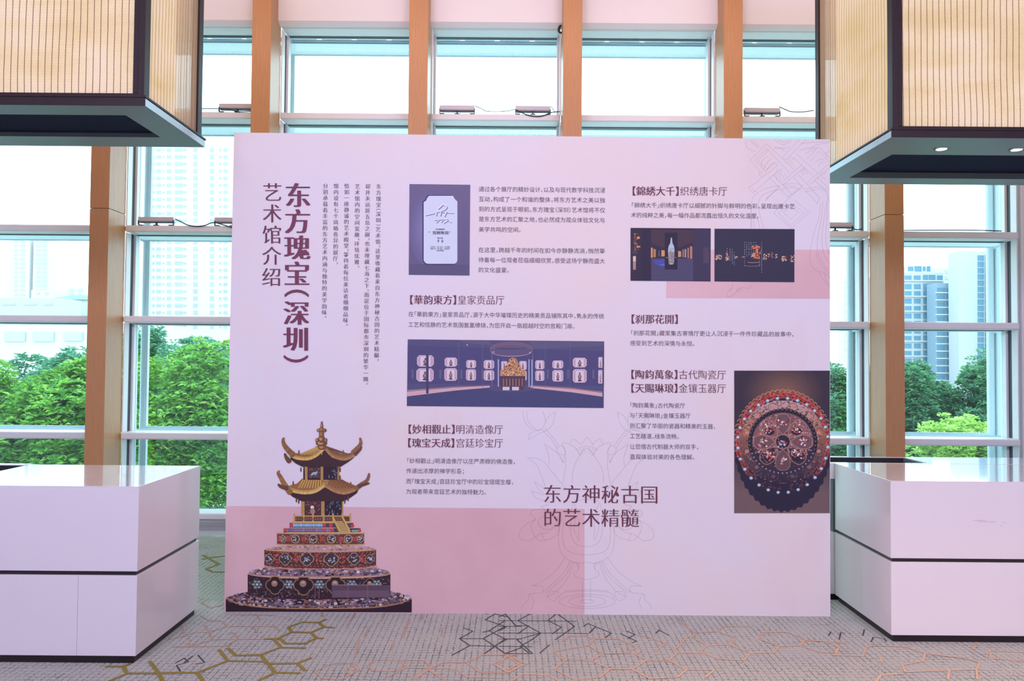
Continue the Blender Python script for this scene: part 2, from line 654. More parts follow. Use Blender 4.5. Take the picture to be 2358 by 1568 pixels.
rose_b = [[(430, 285), (470, 250), (590, 250), (640, 275), (600, 315), (370, 355), (430, 410), (620, 415), (700, 370), (600, 315)],
          [(640, 270), (810, 270), (930, 325), (870, 365), (700, 370)], [(940, 250), (990, 250), (1130, 300), (1060, 350)], [(370, 475), (450, 415)],
          [(370, 475), (500, 540)], [(620, 415), (750, 475), (680, 530), (540, 545)], [(1310, 260), (1335, 225), (1480, 220), (1520, 185), (1700, 185)],
          [(1310, 260), (1410, 315), (1560, 310), (1610, 265), (1480, 220)], [(1365, 355), (1410, 315)], [(1365, 355), (1480, 405), (1660, 415), (1700, 365), (1560, 310)],
          [(1760, 270), (1795, 225), (1950, 225), (2080, 275), (2040, 315), (1900, 320), (1760, 270)], [(1900, 320), (1860, 365), (1700, 365)],
          [(2040, 315), (2180, 360), (2280, 360), (2310, 320)], [(920, 375), (960, 350)], [(920, 375), (1000, 415), (900, 475), (750, 475)],
          [(1000, 415), (1150, 415), (1270, 480), (1210, 530), (1020, 540), (900, 475)], [(1270, 480), (1460, 480), (1400, 530)], [(1150, 415), (1210, 365), (1370, 365)],
          [(0, 380), (120, 380)], [(0, 440), (50, 385), (180, 440), (60, 500), (0, 460)], [(90, 550), (150, 510), (330, 515), (410, 560)], [(1220, 130), (1265, 185), (1320, 225)],
          [(1280, 250), (1180, 350)], [(2080, 275), (2350, 300)]]
carpet(rose_b, *B, 0.011, 2, 0.0016)
rose_r = [[(0, 1340), (30, 1300), (190, 1310), (260, 1350), (240, 1400), (420, 1405), (440, 1350), (490, 1335), (700, 1345), (830, 1390)],
          [(830, 1390), (815, 1440), (680, 1465), (700, 1510), (990, 1500), (1170, 1495), (1190, 1450), (1090, 1420), (830, 1390)],
          [(1150, 1360), (1170, 1310)], [(1270, 1420), (1255, 1370), (1482, 1380)], [(530, 1410), (550, 1450)], [(510, 1568), (540, 1530), (690, 1520)], [(980, 1560), (990, 1500)], [(1170, 1495), (1175, 1560)],
          [(1270, 1420), (1482, 1440)]]
carpet(rose_r, 1840, 1020, 2.861, 0.011, 2, 0.0016)
teal_b = [[(100, 100), (140, 75), (200, 105), (125, 145), (280, 230), (120, 275), (225, 370)], [(330, 145), (390, 95), (510, 185), (380, 275)],
          [(570, 185), (600, 165), (760, 230), (720, 262)], [(610, 230), (650, 190)], [(825, 235), (930, 285), (905, 295)], [(860, 215), (920, 240), (870, 268)],
          [(0, 185), (50, 185), (0, 215)], [(0, 270), (55, 270), (0, 300)], [(125, 235), (200, 180), (110, 180), (40, 100), (0, 120)],
          [(200, 105), (290, 75)], [(330, 145), (420, 190), (360, 235)], [(140, 320), (220, 275), (280, 230)], [(140, 320), (200, 365)], [(275, 365), (340, 310)],
          [(0, 340), (40, 370), (225, 370)], [(0, 145), (520, 150)], [(0, 230), (400, 230), (600, 233)], [(1060, 232), (1085, 210), (1150, 245)], [(0, 320), (220, 322)]]
carpet(teal_b, *B, 0.008, 3, 0.0010)
teal_a = [[(1890, 380), (2010, 315), (1940, 268), (2100, 268), (2250, 185), (2115, 140), (2180, 100), (2260, 120)], [(1970, 195), (2030, 218), (1940, 268)],
          [(2010, 315), (2180, 320), (2250, 270), (2140, 215), (2250, 145)], [(2100, 268), (2180, 320), (2110, 370)], [(2140, 215), (2095, 225)], [(2180, 320), (2250, 370), (2358, 330)],
          [(2250, 270), (2358, 270)], [(2250, 185), (2358, 185)], [(2120, 100), (2180, 60)], [(10, 435), (70, 400), (100, 425), (20, 450), (45, 490)], [(70, 430), (130, 385)], [(165, 380), (210, 430), (150, 440)]]
carpet(teal_a, *A, 0.008, 3, 0.0010)
carpet([[(195, 1270), (210, 1245)], [(265, 1295), (275, 1250)], [(420, 1270), (430, 1230)], [(475, 1310), (490, 1280), (560, 1290), (575, 1310)]], 1840, 1020, 2.861, 0.008, 3, 0.0010)
floor = fl.build('floor', [M['carpet'], M['olive'], M['rose'], M['teal']])
tag(floor, kind='structure')
tag(box('trim_1', (XL, XR, 6.62, 7.02, -0.05, 0.0), M['stone']), kind='structure')          # polished strip along the glass
tag(box('trim_2', (XL, XR, 7.02, 7.45, -0.05, 0.045), M['kerb'], bevel=0.004), kind='structure')
tag(box('ceiling', (XL, XR, YB, 7.4, CEIL, CEIL + 0.1), M['plaster']), kind='structure')
tag(box('wall_left', (XL - 0.1, XL, YB, 7.45, -0.05, CEIL + 0.1), M['wall']), kind='structure')
tag(box('wall_right', (XR, XR + 0.1, YB, 7.45, -0.05, CEIL + 0.1), M['wall']), kind='structure')
tag(box('wall_back', (XL - 0.1, XR + 0.1, YB - 0.1, YB, -0.05, CEIL + 0.1), M['wall']), kind='structure')

# ---- wooden columns
SP = 1.447
col_x = [at(230.5, 400, YC0).x, at(601, 150, YC0).x, at(963, 150, YC0).x, at(1318.5, 150, YC0).x, at(1688.5, 150, YC0).x, at(2060, 600, YC0).x]
HW = 0.087
col_labels = ['tall oak column at far left, behind the white counter under the left lantern',
              'tall oak column at the top left corner of the display, second from the left',
              'tall oak column above the display, third from the left, left of two bar floodlights',
              'tall oak column above the display with a black hook on its left side',
              'tall oak column above the display top right corner, beside the right lantern',
              'tall oak column at far right, rising behind the black tray of the right counter']
ZJ = 2.93
for i, x in enumerate(col_x):
    r = empty('wooden_column', (x, (YC0 + YC1) / 2, 0))
    tag(r, col_labels[i], 'column', 'oak columns along the window wall')
    d = (YC1 - YC0) / 2
    box('lower_cladding', (-HW, HW, -d, d, 0.0, ZJ), M['wood'], r, 0.002)
    box('upper_cladding', (-HW, HW, -d, d, ZJ + 0.004, CEIL), M['wood'], r, 0.002)

# ---- window bays (glass, rails, mullions, outdoor shelves and posts)
rail_z = [(0.045, 0.105), (0.795, 0.86), (1.90, 1.965), (2.765, 2.83), (3.86, 3.925), (4.738, 4.80)]
edges = [XL] + col_x + [XR]
for b in range(7):
    xa = edges[b] + (HW if b > 0 else 0.0)
    xb = edges[b + 1] - (HW if b < 6 else 0.0)
    if b == 6:
        xb = at(2349, 700, 7.08).x
    root = empty('window_%d' % (b + 1), ((xa + xb) / 2, YG, 0))
    tag(root, kind='structure')
    cx = (xa + xb) / 2
    h = (xb - xa) / 2
    mw = 0.030
    gl0, gl1 = -h + (mw if b > 0 else 0.0), h - mw
    for k in range(5):
        z0, z1 = rail_z[k][1], rail_z[k + 1][0]
        box('glass_pane', (gl0, gl1, -0.005, 0.005, z0, z1), M['glass_low'] if k == 0 else M['glass'], root)
    for k, (z0, z1) in enumerate(rail_z):
        box('rail', (-h + 0.004, h - 0.004, YR0 - YG, 0.03, z0, z1), M['alu'], root, 0.014, seg=3)
        box('gasket', (gl0, gl1, -0.045, -0.006, z0 - 0.006, z0), M['gasket'], root)
    for k in range(5):
        z0, z1 = rail_z[k][1], rail_z[k + 1][0]
        for s in (-1, 1):
            if b == 0 and s < 0: continue
            m = MB()
            e = s * h
            i1 = e - s * 0.012
            i2 = e - s * 0.008
            i3 = e - s * mw
            m.box(min(e, i1), max(e, i1), -0.198, -0.11, z0, z1, 0)
            m.box(min(e, i2), max(e, i2), -0.11, -0.055, z0, z1, 1)
            m.box(min(e, i3), max(e, i3), -0.055, 0.03, z0, z1, 0)
            m.build('mullion', [M['alu'], M['gasket']], root, 0.003)
    for k in range(1, 6):
        z0 = rail_z[k][0] + (0.045 if k == 1 else 0.014)
        if k == 5: z0 = 4.72
        m = MB()
        m.box(-SP / 2 + 0.01, SP / 2 - 0.01, YS0 - YG, YS1 - YG, z0 - 0.004, z0)
        m.build('sunshade_plate', M['perf'], root)
        m = MB()
        m.box(-SP / 2 + 0.01, SP / 2 - 0.01, YS1 - YG - 0.012, YS1 - YG, z0 - 0.014, z0 + 0.03)
        m.box(-SP / 2 + 0.01, SP / 2 - 0.01, YS0 - YG, YS0 - YG + 0.012, z0 - 0.01, z0 + 0.03)
        if k == 5:
            for q in range(4):
                a = -SP / 2 + 0.05 + q * 0.35
                m.box(a, a + 0.30, YS0 - YG - 0.01, YS0 - YG + 0.06, z0 + 0.045, z0 + 0.06)
        m.build('sunshade_frame', M['alu_out'], root)
for i, x in enumerate(col_x + [col_x[-1] + SP]):
    root = empty('trim_%d' % (3 + i), (x, YS1, 0))
    tag(root, kind='structure')
    m = MB()
    m.tube([(0, 0.04, -6.0), (0, 0.04, 5.6)], 0.037, 14)
    m.build('outdoor_post', M['alu_out'], root, smooth=True)
    box('post_rail', (0.03, 0.06, -0.02, 0.02, -2.0, 5.6), M['alu_out'], root)
    for k in range(1, 6):
        z0 = rail_z[k][0] + 0.02
        m = MB()
        m.tube([(0.0, YG - YS1 + 0.06, z0), (0.0, -0.02, z0 - 0.02)], 0.014, 8)
        m.build('post_bracket', M['alu_out'], root, smooth=True)
tag(box('trim_15', (at(2341, 700, 7.2).x, XR, 7.13, 7.36, 0.05, 4.85), M['alu'], bevel=0.01), kind='structure')
# soffit boxes between the columns above the top rail
for b in range(7):
    xa = edges[b] + (HW if b > 0 else 0.0)
    xb = edges[b + 1] - (HW if b < 6 else 0.0)
    zb = 4.85
    m = MB()
    m.prism([(7.0, 4.776), (7.0, CEIL), (7.4, CEIL), (7.4, 4.805), (7.078, 4.805), (7.078, 4.744), (7.05, 4.744)], xa, xb)
    tag(m.build('trim_%d' % (20 + b), M['plaster']), kind='structure')

# ================================================================ DISPLAY BACKDROP
YP = 4.67
TL, TR, BL, BR = at(539, 305, YP), at(1911, 321, YP), at(516, 1402, YP), at(1912, 1415, YP)
bd = empty('display_backdrop', (0, 0, 0))
tag(bd, 'large lavender printed exhibition backdrop standing on the carpet in the centre', 'display board')
m = MB()
T = 0.06
q0 = [TL, TR, Vector((BR.x, YP, 0.0)), Vector((BL.x, YP, 0.0))]
m.v = [tuple(p) for p in q0] + [(p.x, YP + T, p.z) for p in q0]
m.f = [(0, 1, 2, 3), (4, 7, 6, 5), (0, 4, 5, 1), (1, 5, 6, 2), (2, 6, 7, 3), (3, 7, 4, 0)]
m.mi = [0] * 6
m.build('fabric_panel', M['fabric'], bd)


class Print:
    """flat printed picture: coloured polygons in picture pixels laid on the board"""
    def __init__(s, off, ox=0, oy=0, sc_=1.0):
        s.off, s.ox, s.oy, s.s = off, ox, oy, sc_
        s.v, s.f, s.c = [], [], []
        s.lay = Layers()
        s.clip = None

    def P(s, x, y, lift=0.0):
        px, py = s.ox + x / s.s, s.oy + y / s.s
        if s.clip:
            x0, y0, x1, y1 = s.clip
            px, py = min(max(px, x0), x1), min(max(py, y0), y1)
        q = at(px, py, YP - s.off - lift)
        q.z = max(q.z, 0.0015)
        return q

    def poly(s, pts, col):
        b = len(s.v)
        lift = s.lay.level(pts) * 1.2e-5
        s.v += [tuple(s.P(x, y, lift)) for x, y in pts]
        s.f.append(tuple(range(b, b + len(pts))))
        s.c.append(col)

    def rect(s, x0, y0, x1, y1, col):
        s.poly([(x0, y0), (x1, y0), (x1, y1), (x0, y1)], col)

    def ell(s, cx, cy, rx, ry, col, n=18, a0=0.0, a1=360.0):
        pts = []
        full = abs(a1 - a0) >= 360
        for k in range(n if full else n + 1):
            t = R(a0 + (a1 - a0) * k / n)
            pts.append((cx + rx * math.cos(t), cy + ry * math.sin(t)))
        s.poly(pts, col)

    def ring(s, cx, cy, rx, ry, wd, col, n=28, a0=0.0, a1=360.0):
        for k in range(n):
            t0, t1 = R(a0 + (a1 - a0) * k / n), R(a0 + (a1 - a0) * (k + 1) / n)
            c = col(0.5 * (t0 + t1)) if callable(col) else col
            s.poly([(cx + rx * math.cos(t0), cy + ry * math.sin(t0)), (cx + rx * math.cos(t1), cy + ry * math.sin(t1)),
                    (cx + (rx - wd) * math.cos(t1), cy + (ry - wd) * math.sin(t1)), (cx + (rx - wd) * math.cos(t0), cy + (ry - wd) * math.sin(t0))], c)

    def line(s, pts, wd, col, smooth=True, closed=False):
        P = smooth_line([(x, y, 0) for x, y in pts], 6, closed) if smooth and len(pts) > 2 else [Vector((x, y, 0)) for x, y in pts]
        if closed: P.append(P[0])
        n = len(P)
        lf, rt = [], []
        for i in range(n):
            d = P[min(i + 1, n - 1)] - P[max(i - 1, 0)]
            if d.length < 1e-6: d = Vector((1, 0, 0))
            d.normalize()
            nn = Vector((-d.y, d.x, 0)) * wd * 0.5
            lf.append(P[i] + nn)
            rt.append(P[i] - nn)
        for i in range(n - 1):
            s.poly([(lf[i].x, lf[i].y), (lf[i + 1].x, lf[i + 1].y), (rt[i + 1].x, rt[i + 1].y), (rt[i].x, rt[i].y)], col)

    def grad(s, x0, y0, x1, y1, c0, c1, n=16):
        for k in range(n):
            t = (k + 0.5) / n
            s.rect(x0, y0 + (y1 - y0) * k / n, x1, y0 + (y1 - y0) * (k + 1) / n, mixc(c0, c1, t))

    def build(s, name, parent, mat=None, label=None):
        me = bpy.data.meshes.new(name)
        me.from_pydata(s.v, [], s.f)
        me.materials.append(mat or M['print'])
        if mat is None:
            ca = me.color_attributes.new('ink', 'FLOAT_COLOR', 'CORNER')
            buf = []
            cache = {}
            for f, c in zip(s.f, s.c):
                if c not in cache:
                    cache[c] = (*ink(c), 1.0)
                buf += list(cache[c]) * len(f)
            ca.data.foreach_set('color', buf)
        o = bpy.data.objects.new(name, me)
        COL.objects.link(o)
        o.parent = parent
        if label: o['label'] = label
        return o


def mixc(a, b, t):
    return tuple(int(a[i] + (b[i] - a[i]) * t) for i in range(3))


def jit(c, d, rnd=random):
    k = rnd.uniform(-d, d)
    return tuple(max(0, min(255, int(c[i] + k + rnd.uniform(-d, d) * 0.3))) for i in range(3))


# ---- printed colour blocks
p = Print(0.0006)
p.poly([(520, 1165), (1346, 1172), (1346, 1416), (516.0, 1409)], (208, 154, 176))
p.build('colour_block', bd, M['block'], 'mauve block along the lower left')
p = Print(0.0006)
p.poly([(1535, 575), (1911, 575), (1911, 688), (1534, 686)], (208, 154, 176))
p.build('colour_block', bd, M['block'], 'mauve block behind the two dark photos')

# ---- faint line drawings
K = Print(0.0012, 1640, 300, 3.92)
straight = [[(490, 122), (345, 268), (455, 395)], [(495, 165), (385, 265), (485, 375)], [(505, 182), (410, 270), (500, 352)], [(490, 122), (735, 350)], [(495, 165), (700, 385)],
            [(640, 235), (790, 85)], [(665, 265), (845, 85)], [(635, 237), (660, 268)], [(760, 212), (960, 390)], [(735, 245), (910, 412)],
            [(850, 262), (960, 150), (1058, 245)], [(880, 285), (962, 190), (1058, 285)],
            [(330, 520), (600, 310)], [(375, 560), (615, 350)], [(330, 520), (370, 570)], [(360, 525), (390, 560)],
            [(630, 470), (810, 310)], [(640, 492), (835, 335)], [(860, 470), (1058, 300)], [(880, 492), (1058, 335)],
            [(515, 420), (690, 610)], [(545, 400), (720, 575)], [(740, 430), (950, 660)], [(775, 398), (970, 610)], [(950, 660), (970, 610)],
            [(480, 635), (610, 500)], [(495, 612), (590, 530)], [(480, 635), (500, 600)], [(945, 420), (1058, 530)], [(920, 450), (1050, 560)],
            [(555, 745), (820, 490)], [(555, 745), (715, 885), (875, 740), (740, 625)], [(595, 745), (712, 858), (835, 740), (715, 665), (595, 745)],
            [(640, 742), (712, 800), (782, 740), (712, 690), (640, 742)], [(680, 600), (810, 520)]]
for L in straight: K.line(L, 4.2, (0, 0, 0), smooth=False)
curved = [[(610, 500), (500, 520), (390, 580), (355, 660), (350, 880)], [(620, 530), (480, 570), (420, 640), (430, 760), (470, 885)], [(365, 770), (385, 880)], [(395, 740), (430, 885)], [(350, 700), (360, 880)],
          [(980, 660), (960, 800), (920, 920), (890, 1060), (880, 1150), (900, 1230), (950, 1270), (1010, 1285), (1058, 1330)],
          [(1000, 640), (985, 800), (955, 950), (950, 1080), (985, 1180), (1058, 1270)], [(1030, 650), (1010, 800), (990, 980), (1010, 1120), (1058, 1200)],
          [(965, 1280), (1000, 1340), (1058, 1420)], [(1010, 1285), (1025, 1340), (1055, 1400)], [(1040, 600), (1035, 800), (1025, 1000), (1058, 1120)], [(940, 1100), (960, 1180), (1058, 1300)],
          [(185, 1378), (180, 1420), (140, 1460), (135, 1505), (200, 1480), (250, 1420), (330, 1425), (365, 1378)], [(150, 1450), (185, 1420)], [(235, 1465), (270, 1430), (225, 1440), (235, 1465)],
          [(310, 85), (300, 120), (330, 170), (400, 190)], [(370, 85), (400, 130), (430, 145)], [(345, 85), (380, 130), (420, 160)], [(560, 85), (640, 130), (720, 90)], [(590, 85), (650, 105), (700, 85)],
          [(870, 180), (950, 130), (1058, 110)], [(840, 210), (940, 165)], [(560, 165), (620, 160), (650, 190)], [(560, 150), (640, 165), (700, 150)], [(790, 180), (880, 160), (950, 160)], [(800, 120), (900, 110), (1058, 100)],
          [(440, 330), (455, 270), (500, 235)], [(460, 360), (490, 300), (540, 255)], [(480, 380), (530, 310), (580, 280)], [(500, 350), (545, 310), (595, 295)],
          [(590, 460), (575, 400), (590, 350)], [(620, 460), (600, 400), (615, 355)], [(650, 440), (625, 390), (630, 340)], [(670, 420), (650, 380)],
          [(700, 300), (690, 260), (720, 230)], [(725, 310), (715, 270), (740, 250)], [(820, 410), (805, 370), (835, 335)], [(840, 400), (830, 370), (850, 345)], [(860, 395), (855, 370)],
          [(640, 520), (690, 500), (760, 510)], [(620, 540), (700, 520), (790, 530)], [(630, 490), (720, 480), (800, 490)], [(930, 290), (975, 260), (1010, 265)], [(950, 330), (985, 290), (1020, 285)],
          [(1000, 440), (980, 400), (1000, 370)], [(1020, 450), (1005, 410), (1025, 380)], [(430, 370), (425, 400), (450, 420)], [(840, 560), (960, 530), (1030, 560), (1055, 640)], [(850, 530), (960, 510), (1040, 540)], [(1040, 240), (1020, 210), (1058, 190)]]
for L in curved: K.line(L, 4.2, (0, 0, 0))
K.build('line_drawing', bd, M['line'], 'faint endless knot with tassels')

LO = Print(0.0012, 1150, 900, 3.016)
mirror = [[(440, 640), (460, 520), (455, 420), (440, 360), (520, 390), (560, 450)], [(315, 370), (345, 460), (340, 520)], [(315, 370), (400, 430), (445, 500)],
          [(195, 465), (260, 520), (310, 640), (318, 665)], [(195, 465), (290, 480), (380, 580), (430, 640), (460, 680)], [(245, 630), (300, 670), (320, 690)], [(245, 630), (270, 680), (330, 725)],
          [(225, 695), (250, 740), (340, 775)], [(225, 695), (310, 725)], [(290, 800), (345, 790)], [(290, 800), (320, 830)], [(490, 370), (515, 335), (570, 375)], [(525, 410), (560, 392), (605, 385)],
          [(540, 405), (570, 455)], [(560, 398), (580, 440)], [(580, 395), (592, 425)], [(410, 380), (370, 320), (315, 260)], [(400, 400), (355, 330), (300, 280)],
          [(400, 400), (430, 378), (462, 420), (445, 445), (405, 432), (400, 400)], [(425, 455), (440, 500)], [(450, 450), (445, 500)],
          [(160, 140), (180, 220), (230, 265), (290, 265), (320, 210), (300, 140)], [(190, 140), (200, 210), (250, 265)], [(390, 145), (370, 230), (320, 280), (308, 270)], [(390, 145), (340, 180), (318, 220)],
          [(200, 340), (220, 290), (305, 268)], [(200, 340), (270, 300), (310, 282)],
          [(215, 860), (230, 830), (330, 830), (420, 900)], [(215, 860), (250, 890), (180, 930), (140, 980), (150, 1030), (210, 1040), (250, 1010)], [(250, 890), (220, 940), (250, 1010), (290, 990), (320, 1035), (400, 1000), (415, 940)],
          [(320, 1035), (280, 1040), (250, 1015)], [(420, 900), (350, 960), (290, 950), (270, 900), (330, 850)], [(400, 930), (330, 985), (290, 990)],
          [(440, 880), (415, 960), (415, 1080), (450, 1150), (530, 1195), (605, 1190)], [(460, 870), (440, 960), (445, 1060), (490, 1120), (605, 1140)], [(500, 880), (495, 980), (530, 1060), (605, 1085)],
          [(530, 880), (520, 960), (550, 1040)], [(555, 890), (550, 960), (555, 1030)], [(455, 870), (500, 820), (520, 770), (605, 752)], [(540, 830), (520, 780)],
          [(455, 1160), (380, 1260), (280, 1330), (225, 1355)], [(490, 1180), (440, 1270), (300, 1400)], [(515, 1190), (480, 1290), (400, 1390), (330, 1430)], [(500, 1185), (460, 1280), (320, 1405)],
          [(225, 1355), (300, 1360), (290, 1400), (210, 1410), (200, 1450), (160, 1490), (155, 1515)], [(210, 1410), (240, 1460), (220, 1515)], [(330, 1430), (350, 1395), (410, 1400), (380, 1460), (330, 1430)],
          [(450, 1390), (605, 1380)], [(410, 1440), (450, 1400), (605, 1390)],
          [(530, 1200), (550, 1220), (540, 1250), (520, 1260), (530, 1290), (605, 1312)], [(505, 1185), (550, 1200), (545, 1240)]]
for L in mirror:
    LO.line(L, 3.6, (0, 0, 0))
    LO.line([(1210 - x, y) for x, y in L], 3.6, (0, 0, 0))
for L in [[(505, 640), (510, 560), (540, 480), (605, 398), (670, 470), (715, 550), (725, 640)], [(570, 375), (610, 325), (655, 380)], [(577, 1315), (577, 1465)], [(634, 1315), (634, 1465)]]:
    LO.line(L, 3.6, (0, 0, 0))
for rx, ry in ((195, 52), (130, 38), (52, 15)):
    LO.ring(610, 1462, rx, ry, 4, (0, 0, 0), 40)
LO.build('line_drawing', bd, M['line'], 'faint lotus in a draped vase')

# ---- pagoda cut-out print
rg = random.Random(3)
G = Print(0.0018, 500, 940, 3.266)
GOLD, GOLDD, BRN, DRK = (178, 128, 84), (128, 80, 62), (92, 54, 60), (54, 34, 52)
JEWEL = [(150, 120, 150), (98, 70, 96), (176, 150, 178), (120, 78, 84), (150, 92, 84), (86, 72, 118), (70, 46, 66), (190, 170, 196)]


def mottled(x0, x1, ya, yb, n, smin, smax, cols=JEWEL, clipf=None):
    for _ in range(n):
        x = rg.uniform(x0, x1)
        y = rg.uniform(ya, yb)
        if clipf and not clipf(x, y): continue
        a = rg.uniform(smin, smax)
        G.ell(x, y, a, a * rg.uniform(0.4, 0.8), jit(rg.choice(cols), 22, rg), 6)


YBOT = 1535
base = [(65, YBOT), (65, 1432)] + [(765 + 699 * math.cos(R(t)), 1440 - 92 * math.sin(R(t))) for t in range(180, -1, -12)] + [(1463, YBOT)]
G.poly(base, (50, 30, 46))
inb = lambda x, y: ((x - 765) / 690) ** 2 + ((y - 1432) / 80) ** 2 < 1
mottled(75, 1455, 1352, 1506, 1500, 7, 17, JEWEL, inb)
G.line([(66, 1425), (140, 1462), (300, 1492), (500, 1503), (765, 1506), (1030, 1503), (1230, 1492), (1390, 1462), (1462, 1425)], 9, (170, 116, 92))
for rr in (0.82, 0.9):
    G.ring(765, 1424, 690 * rr, 78 * rr, 5, lambda t: (130, 92, 100) if math.sin(t) > -0.2 else (90, 70, 90), 60)


def drum(x0, x1, yt, yb, sag, col):
    cx, hw = (x0 + x1) / 2, (x1 - x0) / 2
    top = [(cx - hw * math.cos(R(t)), yt + sag * math.sin(R(t))) for t in range(0, 181, 10)]
    bot = [(cx + hw * math.cos(R(t)), yb + sag * math.sin(R(t))) for t in range(0, 181, 10)]
    G.poly(top + bot, col)
    return cx, hw


def lip(x0, x1, yt, sag, col, wd):
    cx, hw = (x0 + x1) / 2, (x1 - x0) / 2
    G.line([(cx - hw * math.cos(R(t)), yt + sag * math.sin(R(t))) for t in range(0, 181, 15)], wd, col)


def medal(cx, cy, r, col=GOLD, inner=DRK):
    for dx, dy in ((0.45, 0), (-0.45, 0), (0, 0.45), (0, -0.45)):
        G.ell(cx + dx * r, cy + dy * r, r * 0.66, r * 0.66, col, 14)
    for dx, dy in ((0.42, 0), (-0.42, 0), (0, 0.42), (0, -0.42)):
        G.ell(cx + dx * r, cy + dy * r, r * 0.56, r * 0.56, inner, 14)


# lowest drum
drum(230, 1303, 1245, 1400, 38, (58, 36, 50))
mottled(240, 1295, 1275, 1425, 420, 3, 7, [(120, 100, 116), (84, 60, 72), (150, 130, 150), (110, 70, 66)])
for cx_, rr in ((435, 66), (650, 72), (890, 70), (1150, 50)):
    medal(cx_, 1330, rr, (140, 100, 84), (48, 32, 46))
    G.ell(cx_ - 4, 1318, rr * 0.36, rr * 0.36, (158, 112, 108), 14)
    G.ell(cx_ - 4, 1310, rr * 0.22, rr * 0.12, (190, 150, 140), 10)
for cx_ in (540, 770, 1015, 300, 1200):
    for k in range(6):
        t = R(60 * k)
        G.ell(cx_ + 26 * math.cos(t), 1325 + 24 * math.sin(t), 12, 10, (130, 140, 160), 8)
    G.ell(cx_, 1325, 10, 10, (180, 184, 200), 8)
G.rect(862, 1330, 1300, 1425, (92, 66, 90))
G.rect(870, 1370, 1295, 1420, (108, 78, 104))
for x in (735, 765, 980, 1130): G.rect(x, 1330, x + 4, 1432, (126, 98, 116))
G.rect(862, 1326, 1240, 1332, (140, 110, 130))
# ring on top of the lowest drum
top1 = [(768 - 530 * math.cos(R(t)), 1238 - 60 * math.sin(R(t))) for t in range(0, 181, 10)] + [(768 + 530 * math.cos(R(t)), 1240 + 26 * math.sin(R(t))) for t in range(0, 181, 10)]
G.poly(top1, (136, 104, 130))
mottled(250, 1290, 1180, 1262, 520, 7, 16, JEWEL, lambda x, y: ((x - 768) / 520) ** 2 + ((y - 1236) / (54 if y < 1236 else 26)) ** 2 < 1)
lip(238, 1298, 1243, 26, (190, 130, 108), 8)
# second drum
drum(355, 1195, 1062, 1180, 22, (84, 48, 52))
mottled(365, 1185, 1085, 1190, 420, 3, 7, [(140, 100, 110), (104, 60, 58), (170, 140, 150)])
for cx_, rr in ((392, 36), (512, 46), (675, 52), (858, 56), (1030, 46), (1148, 34)):
    medal(cx_, 1133, rr * 0.95, (176, 132, 108), (70, 52, 70))
    for _ in range(10):
        G.ell(cx_ + rg.uniform(-0.5, 0.5) * rr, 1133 + rg.uniform(-0.5, 0.5) * rr, 7, 5, jit((166, 160, 178), 25, rg), 6)
for cx_ in (447, 590, 765, 945, 1095):
    for _ in range(14):
        G.ell(cx_ + rg.uniform(-20, 20), 1128 + rg.uniform(-34, 34), 8, 7, jit((176, 74, 72), 25, rg), 6)
for x in range(370, 1190, 28):
    yy = 14 * math.sin(math.acos(max(-1, min(1, (x - 775) / 420))))
    G.ell(x, 1074 + yy, 8, 6, (150, 78, 72), 7)
    G.ell(x, 1176 + yy, 9, 7, (140, 70, 70), 7)
top2 = [(777 - 415 * math.cos(R(t)), 1062 - 36 * math.sin(R(t))) for t in range(0, 181, 10)] + [(777 + 415 * math.cos(R(t)), 1062 + 12 * math.sin(R(t))) for t in range(0, 181, 10)]
G.poly(top2, (186, 138, 150))
mottled(372, 1180, 1030, 1068, 160, 5, 12, [(200, 160, 174), (150, 110, 128), (176, 120, 118)], lambda x, y: ((x - 777) / 405) ** 2 + ((y - 1062) / 34) ** 2 < 1)
lip(360, 1192, 1062, 14, (206, 146, 112), 7)
lip(355, 1205, 1190, 20, (196, 120, 108), 8)
# third drum
drum(450, 1105, 940, 1020, 8, (104, 58, 58))
mottled(458, 1098, 950, 1018, 260, 3, 6, [(150, 96, 92), (120, 74, 70), (178, 140, 140)])
for cx_ in (495, 588, 722, 860, 985, 1078):
    rr = 33 if 520 < cx_ < 1050 else 26
    G.ell(cx_, 983, rr, rr, (190, 144, 118), 16)
    G.ell(cx_, 983, rr * 0.82, rr * 0.82, (76, 58, 72), 16)
    for _ in range(8):
        G.ell(cx_ + rg.uniform(-0.5, 0.5) * rr, 983 + rg.uniform(-0.5, 0.5) * rr, 6, 5, jit((176, 168, 184), 25, rg), 6)
for cx_ in (468, 537, 650, 790, 930, 1037):
    for a in (-1, 0, 1):
        for b in (-1, 0, 1):
            G.ell(cx_ + a * 11, 983 + b * 12, 5.5, 6, (190, 72, 74), 6)
G.rect(448, 934, 1108, 945, (200, 146, 108))
lip(448, 1108, 1020, 8, (196, 136, 110), 7)
# step pads
G.rect(500, 902, 1078, 935, (80, 56, 78))
for x in range(530, 890, 20): G.ell(x, 917, 13, 13, jit((128, 104, 168), 14, rg), 9)
G.rect(545, 862, 1025, 898, (88, 64, 84))
for x in range(575, 790, 19): G.ell(x, 879, 13, 13, jit((140, 164, 206), 14, rg), 9)
for x, y in ((512, 916), (560, 880), (805, 876), (808, 914), (1018, 884), (1070, 920), (855, 880), (860, 915)): G.ell(x, y, 14, 14, (196, 66, 84), 10)
for x in range(1020, 1060, 12): G.ell(x, 922, 9, 9, (120, 150, 150), 7)
G.rect(498, 897, 880, 903, (206, 160, 120))
G.rect(520, 932, 1085, 938, (206, 160, 120))
G.rect(560, 850, 1003, 864, (206, 156, 112))
